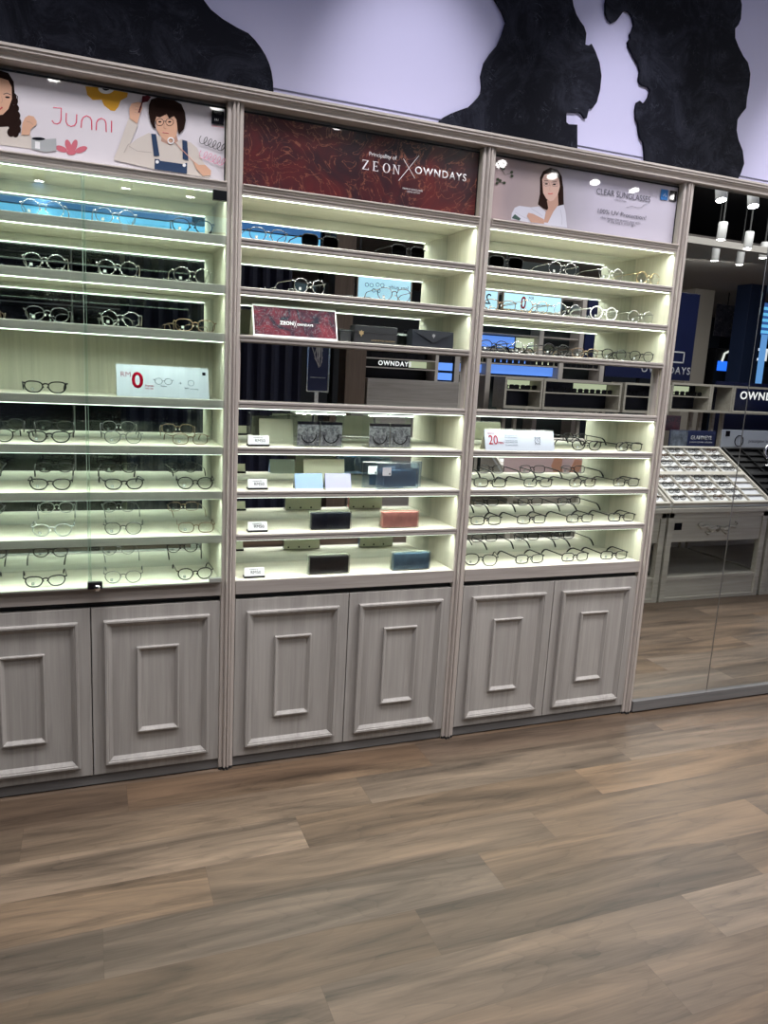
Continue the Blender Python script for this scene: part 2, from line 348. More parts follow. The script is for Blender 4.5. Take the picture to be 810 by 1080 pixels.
silhouette('silhouette_panel', 'dark head silhouette with a cap brim on the upper wall, rightmost, facing left',
    crop((405,0),2,[(552,390),(550,320),(548,300),(541,290),(538,275),(537,262),(532,250),(531,232),(534,216),(540,212),(546,218),(552,214),(558,205),(562,190),(557,182),(548,180),(541,176),(538,165),(541,150),(537,136),(530,124),(524,112),(517,98),(515,88),(521,80),(519,72),(524,64),(528,52),(525,36),(520,26),(512,22),(505,24),(498,34),(490,44),(481,48),(473,40),(468,26),(468,5),(475,-20),(520,-70),(640,-110),(740,-80),(752,-5),(755,10),(753,40),(748,52),(741,60),(741,80),(748,98),(758,118),(768,132),(773,155),(771,180),(766,205),(764,228),(754,240),(746,252),(744,275),(748,295),(757,318),(760,345),(752,368),(744,382),(744,410)]))

# ================================================================ wall unit: pilasters, cornice
HW = .0284
PROF = [(-HW,.0175),(-HW,.016),(-HW+.003,.012),(-.0155,.012),(-.0125,.016),(-.0105,.004),(-.007,.0005),(-.0035,.002),(-.0015,.010),(.0015,.010),(.0035,.002),(.007,.0005),(.0105,.004),(.0125,.016),(.0155,.012),(HW-.003,.012),(HW,.016),(HW,.0175)]
for i,where in enumerate(('left of the leftmost cabinet','between the left and middle cabinets','between the middle and right cabinets','between the right cabinet and the tall mirrors')):
    t = thing('pilaster', 'tall fluted grey wooden pilaster standing '+where, 'pilaster', (i-1,0,0), 0, 'pilasters of the wall unit')
    obj('shaft', prism_z(NB(), PROF, .012, 2.512), TRIM, t)
    obj('foot', prism_z(NB(), [(x*.98, y+.0006) for x,y in PROF], .0, .012), GAPSHADE, t)
corn = [(.285,2.512),(-.002,2.512),(-.006,2.514),(-.006,2.518),(-.002,2.520),(-.004,2.527),(-.010,2.531),(-.012,2.536),(-.018,2.539),(-.018,2.545),(-.022,2.548),(-.022,2.556),(.285,2.556)]
t = thing('cornice', 'long beige moulded wooden cornice running along the top of the cabinets and mirrors', 'cornice', (0,0,2.512))
bm = prism_x(NB(), corn, -1.6, 5.2); wobj('moulding', bm, TRIMX, t)

# ================================================================ display cabinets
TOPS = [2.068,1.898,1.728,1.486,1.314,1.145,.976,.79]
YM = .285
def stepped_edge(z1, th, yf):   # grooved front edge of a shelf board: profile in (y,z)
    z0 = z1-th
    return [(YM,z1),(yf+.003,z1),(yf,z1-.002),(yf,z1-th*.36),(yf+.004,z1-th*.42),(yf+.004,z1-th*.55),(yf+.001,z1-th*.6),(yf+.001,z1-th*.85),(yf+.006,z0),(YM,z0)]
def plain_edge(z1, th, yf):
    return [(YM,z1),(yf+.001,z1),(yf,z1-.001),(yf,z1-th+.001),(yf+.001,z1-th),(YM,z1-th)]
CABN = ['left','middle','right']
CABL = ['leftmost grey oak display cabinet of eyeglasses behind glass sliding doors',
        'middle grey oak display cabinet with cases and cleaning cloths on lit shelves',
        'right grey oak display cabinet with open lit shelves of eyeglasses beside the tall mirrors']
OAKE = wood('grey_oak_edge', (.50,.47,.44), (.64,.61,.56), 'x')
for ci in range(3):
    bx = ci-1
    t = thing('display_cabinet', CABL[ci], 'cabinet', (bx+.5,0,0), 0, 'cabinets of the wall unit')
    xa, xb = bx+HW, bx+1-HW
    def part(name, bm, mt, par=t, sm=False): return wobj(name, bm, mt, par, sm)
    for s in (0,1):
        x0 = (bx+.004, bx+HW)[0] if s==0 else bx+1-HW
        x1 = bx+HW if s==0 else bx+1-.004
        part('side_panel', box(NB(), x0, x1, .018+.034*(0), YM+.012, .006, 2.508), LITZ)
    th = .029 if ci==0 else .0255
    for k,z in enumerate(TOPS):
        if k==7: break
        prof = plain_edge(z, th, .013) if ci==0 else stepped_edge(z, th, .013)
        bm = prism_x(NB(), prof, xa, xb)
        sh = part('shelf', bm, LITX)
        # front lipping in the outer-face oak tone
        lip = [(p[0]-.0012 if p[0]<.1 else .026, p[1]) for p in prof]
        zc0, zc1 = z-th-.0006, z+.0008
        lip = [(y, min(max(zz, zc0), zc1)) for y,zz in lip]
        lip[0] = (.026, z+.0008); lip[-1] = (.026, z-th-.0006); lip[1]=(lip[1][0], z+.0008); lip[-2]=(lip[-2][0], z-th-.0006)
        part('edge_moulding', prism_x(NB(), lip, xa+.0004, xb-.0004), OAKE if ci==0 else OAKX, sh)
    # base board with its deep fascia, header ledge
    b = part('base_shelf', box(NB(), xa, xb, .013, YM, .738, .79, .001), LITX)
    part('fascia', box(NB(), xa+.0004, xb-.0004, .0105, .024, .737, .7908, .001), OAKX, b)
    hd = part('header_ledge', box(NB(), xa, xb, .02, YM, 2.2155, 2.246), LITX)
    hp = [(.03,2.2482),(.001,2.2482),(-.001,2.2462),(-.001,2.2432),(.004,2.241),(.004,2.235),(.008,2.231),(.008,2.225),(.012,2.222),(.012,2.214),(.030,2.214)]
    part('ledge_moulding', prism_x(NB(), hp, xa+.0004, xb-.0004), TRIMX, hd)
    part('top_board', box(NB(), xa, xb, .05, YM, 2.500, 2.511), OAKX)
    part('back_board', box(NB(), xa, xb, YM+.004, YM+.012, .03, 2.5), LITZ)
    part('recess_strip', box(NB(), xa, xb, .035, .045, .714, .737), GAPSHADE)
    part('plinth', box(NB(), xa, xb, .022, .036, .006, .0475), PLIN)
    part('plinth_shade', box(NB(), xa, xb, .030, .034, 0, .006), GAPSHADE)  # dark strip painted as the shadow along the floor
    part('bottom_board', box(NB(), xa, xb, .036, YM, .044, .056), OAKX)
    # mirrors at the back of each compartment
    ceil_ = [2.2155]+[z-th for z in TOPS[:7]]
    for k in range(8):
        z0, z1 = TOPS[k], ceil_[k]
        if k==3:
            if ci==0: part('wooden_back', box(NB(), xa+.001, xb-.001, YM-.004, YM+.003, z0, z1), LITZ)
            else:
                fr = part('front_mirror', box(NB(), xa+.006, xb-.006, .050, .056, z0+.001, z1-.001), MIRROR)
                part('mirror_edge', box(NB(), xa, xa+.006, .030,.058, z0,z1), TRIM, fr); part('mirror_edge', box(NB(), xb-.006, xb, .030,.058, z0,z1), TRIM, fr)
                continue
        else:
            part('back_mirror', box(NB(), xa+.002, xb-.002, YM-.003, YM+.002, z0+.001, z1-.0012), MIRROR)
        part('light_strip', box(NB(), xa+.002, xb-.002, .027, .034, z1-.0035, z1-.0002), LED)
        a = area('shelf_light', (bx+.5, .0365, z1-.006), (bx+.5, .050, z1-.11), .93, .006, [2.0,1.65,1.65,1.45,1.5,1.5,1.5,1.8][k], (.90,1,.87), math.radians(145))
        a.parent = t; a.location -= t.location
    # doors
    for s in (0,1):
        x0 = xa+.002 if s==0 else bx+.5+.002
        x1 = bx+.5-.002 if s==0 else xb-.002
        d = part('cabinet_door', box(NB(), x0, x1, .015, .034, .049, .7135, .0008), OAKZ)
        L1 = [(0,0),(0,.012),(.003,.0155),(.010,.0155),(.0125,.0115),(.0155,.0115),(.029,0)]
        L2 = [(0,0),(0,.009),(.002,.0115),(.006,.0115),(.018,0)]
        off = .048 if s==0 else .046
        part('outer_moulding', frame_mould(NB(), x0+off-.004, x1-off+.006, .088, .665, L1, .0152), OAKZ, d)
        part('inner_moulding', frame_mould(NB(), x0+off+.112, x1-off-.108, .208, .553, L2, .0152), OAKZ, d)

# glass sliding doors of the left cabinet
cab0 = [o for o in COL.objects if o.name=='display_cabinet'][0]
for (x0,x1,y) in ((-.97,-.495,.0045),(-.505,-.0287,-.002)):
    g = wobj('glass_door', box(NB(), x0, x1, y, y+.004, .795, 2.212, .0005), GLASS, cab0)
    e = wobj('polished_edge', box(NB(), (x1-.0012 if x0<-.9 else x0), (x1 if x0<-.9 else x0+.0012), y-.0002, y+.0042, .796, 2.211), mat('glass_edge', (.45,.55,.50), .2), g)
q = PY(101,614,-.012)
lk = wobj('door_lock', box(NB(), q.x-.028, q.x+.022, -.022, -.003, .796, .822, .002), BLACK, cab0)
bm = lathe(NB(), [(.011,-.006),(.012,0),(.009,.012),(.0,.012)], (q.x+.004,-.030,.803), 'y', 16); wobj('chrome_cylinder', bm, CHROME, lk, True)
wobj('door_clip', box(NB(), -.075, -.030, -.008, .010, .795, .812, .001), mat('grey_rubber', (.30,.31,.29), .5), cab0)
wobj('track_bracket', box(NB(), -.078, -.030, -.012, .010, 2.180, 2.213, .001), BLACK, cab0)
wobj('bottom_track', box(NB(), -.97, -.03, -.004, .0105, .7905, .7955), mat('pale_aluminium', (.6,.6,.58), .35, .8), cab0)
wobj('top_track', box(NB(), -.97, -.03, -.004, .0105, 2.2115, 2.2139), MATS['pale_aluminium'], cab0)

# tall mirrors on the right
tag(obj('mirror_plinth', box(NB(), 2+HW+.001, 5.2, .004, .035, .008, .0625, .001), PLIN), 'low grey wooden plinth under the tall mirrors', 'plinth')
MX = [2+HW+.001, 2.5135, 3.03, 3.55, 4.1]
for i,lab in enumerate(('tall wall mirror immediately right of the cabinets', 'tall wall mirror cut by the right edge of the picture', 'tall wall mirror just outside, second from the cut one', 'tall wall mirror at the far right end')):
    if i>1: pass
    t = thing('wall_mirror', lab, 'mirror', ((MX[i]+MX[i+1])/2,.02,.0625), 0, 'tall mirrors beside the cabinets')
    wobj('mirror_glass', box(NB(), MX[i]+.0015, MX[i+1]-.0015, .018, .023, .0635, 2.508, .0006), MIRROR, t)
    wobj('backing', box(NB(), MX[i], MX[i+1], .024, .030, .063, 2.509), BLACK, t)
    wobj('seam_edge', box(NB(), MX[i+1]-.0035, MX[i+1]-.0015, .0165, .0235, .0635, 2.508), mat('bevel_edge', (.35,.35,.36), .3, .8), t)
# ================================================================ posters in the header
POY = .046
def poster(label, bx, m_):
    t = thing('poster', label, 'poster', (bx+.5, POY, 2.2485), 0, 'header posters')
    wobj('print_panel', box(NB(), bx+HW+.003, bx+1-HW-.003, POY, POY+.004, 2.2485, 2.4985), m_, t)
    bm = NB(); x0,x1 = bx+HW+.0005, bx+1-HW-.0005
    box(bm, x0, x1, POY-.002, POY+.005, 2.4935, 2.4995); box(bm, x0, x1, POY-.002, POY+.005, 2.2482, 2.2515); box(bm, x0, x0+.004, POY-.002, POY+.005, 2.2515, 2.4935); box(bm, x1-.004, x1, POY-.002, POY+.005, 2.2515, 2.4935)
    wobj('slim_frame', bm, BLACK, t)
    return t
class Print:
    def __init__(s, t, y): s.t=t; s.y=y; s.n=0
    def lay(s): s.n += 1; return s.y - .00009*s.n
    def poly(s, name, px, m_, clip=None):
        y = s.lay(); pts = [(PY(u,v,s.y).x, PY(u,v,s.y).z) for u,v in px]
        if clip: pts = [(min(max(x,clip[0]),clip[1]), min(max(z,clip[2]),clip[3])) for x,z in pts]
        bm = prism_y(NB(), pts, y, y+.00006); bm.normal_update(); bmesh.ops.triangulate(bm, faces=[f for f in bm.faces if len(f.verts)>4])
        return wobj(name, bm, m_, s.t)
    def ell(s, name, cu, cv, ru, rv, m_, rot=0, clip=None):
        return s.poly(name, [(cu+ru*math.cos(a)*math.cos(rot)-rv*math.sin(a)*math.sin(rot), cv+ru*math.cos(a)*math.sin(rot)+rv*math.sin(a)*math.cos(rot)) for a in [2*PI*k/20 for k in range(20)]], m_, clip)
    def line(s, name, px, r, m_, closed=False):
        y = s.lay(); bm = tube(NB(), [(PY(u,v,s.y).x, y, PY(u,v,s.y).z) for u,v in px], r, 5, closed, .25)
        return wobj(name, bm, m_, s.t)
    def text(s, name, body, u, v, w, m_, **k):
        y = s.lay(); p = PY(u,v,s.y); return wobj(name, text_bm(body, w=w, x=p.x, y=y, z=p.z, thick=.00006, **k), m_, s.t)
def ink(n, c, r=.35): return mat('print_'+n, c, r, spec=0, coat=.7)
SKIN=ink('skin',(.70,.42,.30)); SKIN2=ink('skin_shade',(.50,.31,.25)); HAIR=ink('dark_hair',(.025,.014,.012)); SHIRT=ink('off_white_shirt',(.66,.60,.56)); DENIM=ink('denim',(.04,.065,.13)); PINK=ink('coral',(.62,.17,.22)); PINKL=ink('pink_line',(.70,.10,.17)); YEL=ink('yellow',(.72,.38,.05)); INK=ink('black',(.01,.01,.015)); GREYI=ink('grey',(.14,.14,.17)); LIP=ink('lip',(.55,.10,.10)); WH=ink('white',(.85,.85,.88)); ROSE=ink('rose',(.75,.32,.45))
# 1: children
t = poster('white poster of two children with coral Junni lettering above the left cabinet', -1, mat('print_pale_pink', (.74,.70,.76), .3, spec=0, coat=.7))
P = Print(t, POY)
c0 = lambda pts: crop((0,70),6.75,pts)
c1 = lambda pts: crop((110,80),5.786,pts)
CL = (-.96,-.036,2.2525,2.4925)
P.poly('yellow_flower', [(90,91),(92,100),(98,105.5),(107,105),(110,111.5),(117,116.7),(121,117.2),(124.7,112.8),(127.3,106),(134,102.5),(135,97.3),(129,93),(115,88),(100,86)], YEL, CL)
P.ell('flower_centre', 112, 93.5, 8.5, 5.5, WH, 0, CL); P.ell('flower_dot', 112, 92, 4.5, 3.6, INK, 0, CL)
P.text('lettering', 'J', 52.8, 129.6, .030, PINKL) if False else None
# Junni in thin rounded strokes
def q6(pts): return c0(pts)
for st in ([(378,293),(436,298),(434,380),(425,402),(405,410),(385,405),(370,385)], [(472,332),(470,395),(482,418),(505,428),(530,422),(544,400),(547,342)], [(578,438),(582,385),(595,362),(618,352),(640,362),(652,385),(653,452)], [(685,455),(688,400),(700,380),(722,370),(745,382),(755,405),(756,468)], [(794,388),(793,470)]):
    P.line('junni_letter', q6(st), .0019, PINKL)
for (a,b,ang) in ((436,588,.35),(487,565,1.25),(528,565,-1.25+PI),(578,593,-.35)):
    u,v = c0([(a,b)])[0]; P.ell('coral_petal', u, v, 6.6, 3.1, PINK, ang, CL)
u,v = c0([(508,612)])[0]; P.ell('coral_petal', u, v, 5, 3, PINK, 0, CL)
P.poly('girl_top', c0([(-300,420),(-60,405),(0,415),(60,430),(100,500),(150,488),(222,490),(225,588),(-300,520)]), SHIRT, CL)
P.poly('girl_hair', c0([(-180,60),(-90,5),(0,18),(60,48),(98,110),(106,200),(96,270),(125,370),(140,440),(128,490),(88,492),(60,430),(-150,440),(-190,250)]), HAIR, CL)
for (hx,hy,hr) in ((106,250,3.4),(112,300,3.6),(118,350,4.0),(124,400,4.2),(122,450,4.0),(112,482,3.2),(80,470,4.2),(98,215,3.0)): P.ell('hair_curl', *c0([(hx,hy)])[0], hr, hr*1.15, HAIR)
P.poly('girl_face', c0([(-100,110),(-40,85),(10,85),(60,102),(84,150),(85,235),(60,305),(20,345),(-30,350),(-80,300),(-105,200)]), SKIN, CL)
P.ell('girl_eye', *c0([(54,222)])[0], 2.6, 1.0, INK, .1); P.line('girl_brow', c0([(25,200),(50,192),(78,205)]), .0011, HAIR)
P.line('girl_mouth', c0([(-20,305),(0,308),(18,292)]), .0022, LIP)
P.line('girl_nose', c0([(12,215),(18,250),(8,262)]), .0008, SKIN2)
P.line('girl_curl', c0([(100,190),(125,215),(120,280),(100,310),(125,370),(110,400)]), .0012, HAIR)
P.poly('girl_hand', c0([(180,365),(205,350),(240,358),(262,392),(258,420),(238,432),(218,452),(212,490),(150,490),(160,405)]), SKIN, CL)
P.line('girl_finger', c0([(188,392),(215,400),(238,418)]), .0009, SKIN2)
P.poly('metal_cup', c0([(225,512),(322,520),(400,515),(402,600),(322,612),(226,588)]), ink('metal',(.42,.44,.46)), CL)
P.ell('cup_mouth', *c0([(275,517)])[0], 7, 1.6, INK, .05)
P.poly('cup_glint', c0([(250,535),(285,540),(285,590),(250,585)]), WH, CL)
P.poly('boy_shirt', c1([(60,500),(85,440),(150,255),(205,300),(155,420),(200,385),(270,350),(345,372),(400,415),(470,388),(530,410),(565,440),(600,520),(650,600),(640,625),(300,570),(60,515)]), SHIRT, CL)
P.line('sleeve_fold', c1([(150,430),(200,460),(290,470)]), .0012, ink('fold',(.48,.42,.40))); P.line('sleeve_fold', c1([(120,470),(140,430),(150,415)]), .0012, MATS['print_fold'])
P.poly('boy_neck', c1([(350,370),(440,360),(450,400),(400,425),(345,400)]), SKIN2, CL)
P.poly('boy_face', c1([(308,235),(430,240),(450,290),(442,360),(415,398),(385,405),(345,372),(318,330)]), SKIN, CL)
P.poly('boy_hair', c1([(272,180),(285,145),(320,125),(370,118),(430,138),(470,175),(492,225),(497,275),(486,325),(456,358),(446,325),(440,270),(425,248),(395,262),(380,235),(340,255),(318,250),(306,290),(314,322),(300,320),(280,280),(270,230)]), HAIR, CL)
for cx in (338,398):
    u,v = c1([(cx,284)])[0]; P.line('boy_glasses', [(u+4*math.cos(a), v+3.8*math.sin(a)) for a in [2*PI*k/16 for k in range(16)]], .0010, INK, True)
    P.ell('boy_eye', u, v-.3, 1.7, .8, INK)
P.line('boy_glasses', c1([(360,278),(375,279)]), .001, INK)
P.line('boy_mouth', c1([(355,347),(375,350),(392,352)]), .0014, LIP); P.line('boy_nose', c1([(366,290),(362,318),(375,322)]), .0008, SKIN2)
P.poly('boy_hand', c1([(152,200),(165,172),(200,162),(226,165),(232,200),(215,240),(200,295),(155,262)]), SKIN, CL)
for k in range(3): P.line('boy_finger', c1([(185,185+k*20),(215,196+k*18)]), .0008, SKIN2)
P.poly('dark_toy', c1([(232,125),(262,112),(285,130),(265,160),(235,165),(215,230),(205,225),(228,160)]), ink('maroon',(.10,.02,.03)), CL)
P.poly('denim_strap', c1([(285,355),(315,357),(336,490),(302,492)]), DENIM, CL); P.poly('denim_strap', c1([(475,392),(505,400),(512,518),(478,508)]), DENIM, CL)
P.poly('denim_bib', c1([(308,508),(335,512),(340,520),(480,540),(505,532),(503,600),(306,572)]), DENIM, CL)
P.ell('bib_button', *c1([(322,527)])[0], 1.8, 1.8, WH); P.ell('bib_button', *c1([(487,547)])[0], 1.8, 1.8, WH)
P.poly('boy_hand', c1([(540,520),(575,545),(615,545),(650,580),(648,608),(600,612),(560,570)]), SKIN, CL)
u,v = c1([(405,398)])[0]; P.line('white_ring', [(u+3*math.cos(a), v+3*math.sin(a)) for a in [2*PI*k/14 for k in range(14)]], .0022, WH, True)
P.line('toy_stem', c1([(420,395),(470,450),(560,540)]), .0012, ink('salmon',(.75,.40,.32)))
P.poly('black_label', c1([(655,210),(730,222),(728,305),(654,294)]), INK, CL)
P.text('label_lettering', '[ ][ ]', *c1([(672,275)])[0], .012, WH); P.line('label_rule', c1([(655,308),(728,318)]), .0006, PINKL)
for (b0, mm) in ((390,INK),(478,ROSE)):
    pts = []
    for k in range(90):
        a = k/89*2*PI*5.3
        pts.append((590+k/89*143 - 17*math.sin(a)*1.0, b0+k*.62 - 24*math.cos(a+.4)*.95))
    P.line('loop_scribble', c1(pts), .0011, mm)
# 2: red marbled
t = poster('dark red marbled poster with white ZEON X OWNDAYS lettering above the middle cabinet', 0, REDMARB)
P = Print(t, POY)
P.text('small_heading', 'Principality of', 389.2, 165.6, .112, WH, bold=.01)
# serif letters drawn by hand in a unit box, then placed along the line
def serif(ch):
    s = .12; r = []
    R = lambda x0,z0,x1,z1: r.append([(x0,z0),(x1,z0),(x1,z1),(x0,z1)])
    if ch=='Z':
        R(0,.93,.8,1); R(0,0,.85,.07); r.append([(.0,.07),(.2,.07),(.8,.93),(.6,.93)]); r.append([(0,.93),(.05,.75),(.09,.93)]); r.append([(.85,.07),(.80,.27),(.75,.07)])
    if ch=='E':
        R(.1,.05,.27,.95); R(0,.94,.75,1); R(0,0,.78,.06); R(.27,.48,.58,.54); R(.55,.40,.60,.62); r.append([(.75,1),(.70,.80),(.66,.94)]); r.append([(.78,0),(.75,.22),(.68,.06)])
    if ch=='N':
        R(.1,.05,.18,.95); R(.78,.0,.86,.95); r.append([(.08,1),(.28,1),(.88,.0),(.78,.0)]); R(0,.94,.25,1); R(0,0,.28,.06); R(.66,.94,.98,1)
    return r
def serif_word(P, word, p0, p1, h, m_, name):
    y = P.lay(); bm = NB(); n = len(word); x0,z0 = p0; x1,z1 = p1; adv = (x1-x0)/n
    for i,ch in enumerate(word):
        ox, w = x0+adv*i, adv*.74
        if ch=='O':
            for k in range(24):
                a0,a1 = 2*PI*k/24, 2*PI*(k+1)/24
                qd = [(.5+.5*math.cos(a0), .5+.5*math.sin(a0)),(.5+.5*math.cos(a1), .5+.5*math.sin(a1)),(.5+.31*math.cos(a1), .5+.45*math.sin(a1)),(.5+.31*math.cos(a0), .5+.45*math.sin(a0))]
                prism_y(bm, [(ox+w*a, z0+h*b) for a,b in qd], y, y+.0003)
        else:
            for pl_ in serif(ch): prism_y(bm, [(ox+w*a, z0+h*b) for a,b in pl_], y, y+.0003)
    wobj(name, bm, m_, P.t)
a = PY(382,178,POY); b = PY(424.5,184,POY)
serif_word(P, 'ZEON', (a.x,a.z-.001), (b.x,b.z), .034, WH, 'serif_lettering')
P.line('cross_stroke', [(420.5,190.5),(442,164)], .0011, WH); P.line('cross_stroke', [(425.5,167.5),(437.5,188)], .0011, WH)
a = PY(439,184,POY)
P.text('lettering', 'OWNDAYS', 437.5, 183.2, .222, WH, bold=.012, spacing=1.22)
P.text('small_print', 'PREMIUM SUNGLASSES', 424.5, 199.3, .085, WH); P.text('small_print', 'LIMITED EDITION', 429, 202.6, .055, WH)
# 3: woman
def lav():
    M = bpy.data.materials.new('print_lavender_studio'); M.use_nodes=True; nt=M.node_tree; b=nt.nodes['Principled BSDF']; L=nt.links.new
    tc=nt.nodes.new('ShaderNodeTexCoord'); sp=nt.nodes.new('ShaderNodeSeparateXYZ'); L(tc.outputs['Object'], sp.inputs[0])
    n=nt.nodes.new('ShaderNodeTexNoise'); n.inputs['Scale'].default_value=7; L(tc.outputs['Object'], n.inputs['Vector'])
    ad=nt.nodes.new('ShaderNodeMath'); ad.operation='MULTIPLY_ADD'; ad.inputs[1].default_value=.12; L(n.outputs['Fac'], ad.inputs[0]); L(sp.outputs[0], ad.inputs[2])
    r=nt.nodes.new('ShaderNodeValToRGB'); e=r.color_ramp.elements
    mr=nt.nodes.new('ShaderNodeMapRange'); mr.inputs[1].default_value=-.5; mr.inputs[2].default_value=.5; L(ad.outputs[0], mr.inputs[0]); L(mr.outputs[0], r.inputs['Fac'])
    e[0].position=.0; e[0].color=(.34,.28,.30,1); e[1].position=1; e[1].color=(.55,.52,.62,1)
    for p_,c_ in ((.12,(.42,.33,.34)),(.2,(.34,.28,.30)),(.33,(.40,.33,.33)),(.45,(.40,.38,.45)),(.6,(.52,.49,.60))):
        q=e.new(p_); q.color=(*c_,1)
    L(r.outputs['Color'], b.inputs['Base Color']); b.inputs['Roughness'].default_value=.3; b.inputs['Specular IOR Level'].default_value=0; b.inputs['Coat Weight'].default_value=.8; b.inputs['Coat Roughness'].default_value=.02
    return M
t = poster('pale lavender poster of a dark-haired woman in a white blouse above the right cabinet', 1, lav())
P = Print(t, POY); c2 = lambda pts: crop((515,160),7.364,pts); CL=(1.036,1.964,2.2525,2.4925)
BL = ink('blouse',(.58,.58,.68)); BL2 = ink('blouse_fold',(.42,.42,.52)); TW=ink('twig',(.06,.07,.05))
P.poly('white_blouse', c2([(178,520),(182,480),(205,435),(240,420),(330,432),(395,425),(440,460),(455,500),(500,460),(530,425),(585,412),(600,470),(612,590),(400,565),(178,525)]), BL, CL)
P.line('blouse_crease', c2([(210,470),(260,500),(300,520)]), .001, BL2); P.line('blouse_crease', c2([(560,450),(575,520),(570,570)]), .001, BL2); P.line('blouse_crease', c2([(330,440),(380,470),(420,500)]), .001, BL2)
P.poly('dark_hair_back', c2([(400,330),(402,200),(425,152),(480,124),(538,138),(570,190),(582,280),(586,410),(545,420),(500,440),(466,458),(425,442),(385,408)]), HAIR, CL)
P.poly('neck', c2([(455,380),(540,330),(545,412),(505,465),(462,552),(430,548),(445,470),(465,440)]), SKIN2, CL)
P.poly('woman_face', c2([(418,215),(435,178),(475,162),(520,172),(550,215),(556,270),(540,330),(505,378),(478,386),(450,365),(425,320)]), ink('fair_skin',(.62,.42,.36)), CL)
P.line('thin_glasses', c2([(425,238),(470,236),(478,262),(445,268),(428,258)]), .0007, GREYI, True); P.line('thin_glasses', c2([(490,240),(535,245),(535,268),(500,268)]), .0007, GREYI, True)
P.ell('eye', *c2([(450,250)])[0], 1.7, .8, INK); P.ell('eye', *c2([(512,254)])[0], 1.7, .8, INK)
P.line('brow', c2([(432,226),(465,224)]), .001, HAIR); P.line('brow', c2([(495,228),(530,232)]), .001, HAIR)
P.line('mouth', c2([(462,325),(480,329),(500,325)]), .0018, LIP); P.line('nose', c2([(480,260),(472,298),(484,302)]), .0007, SKIN2)
P.poly('forearm', c2([(298,500),(310,475),(345,482),(430,525),(432,560),(330,548)]), SKIN2, CL)
P.poly('leaf_sleeve', c2([(180,515),(205,485),(250,520),(240,535)]), ink('dark_green',(.06,.10,.09)), CL)
P.line('twig', c2([(62,60),(90,120),(130,180),(180,165)]), .0009, TW); P.line('twig', c2([(90,120),(120,130)]), .0009, TW); P.line('twig', c2([(60,235),(120,240)]), .0009, TW)
for (a_,b_) in ((125,85),(118,132),(180,160),(182,190),(122,242),(72,215),(90,225),(65,245)): P.ell('berry', *c2([(a_,b_)])[0], 1.6, 1.5, TW, 0, CL)
P.text('heading', 'CLEAR SUNGLASSES', 628.5, 204.5, .285, GREYI, h=.024)
P.text('subheading', 'COLLECTION', 648, 211.5, .06, GREYI); P.line('script_flourish', [(660,219),(666,217.5),(671,219),(676,219),(679,216),(683,215)], .0008, GREYI)
P.text('claim', '100% UV Protection!', 630, 224.6, .255, GREYI, h=.018)
P.text('small_print', 'clear lenses that protect your eyes', 633, 231.2, .21, GREYI); P.text('small_print', 'all day long in every light', 640, 235.2, .15, GREYI)
P.poly('blue_label', [(697,199.5),(704.5,200.5),(703.5,211.5),(696,210.5)], ink('blue',(.06,.20,.50)), CL); P.poly('black_label', [(706.5,201),(713.5,202),(712.5,213),(705.5,212)], INK, CL)
P.line('label_mark', [(699,207),(701,204),(702,208)], .0008, WH); P.text('label_lettering', '[ ][ ]', 708, 209, .012, WH)

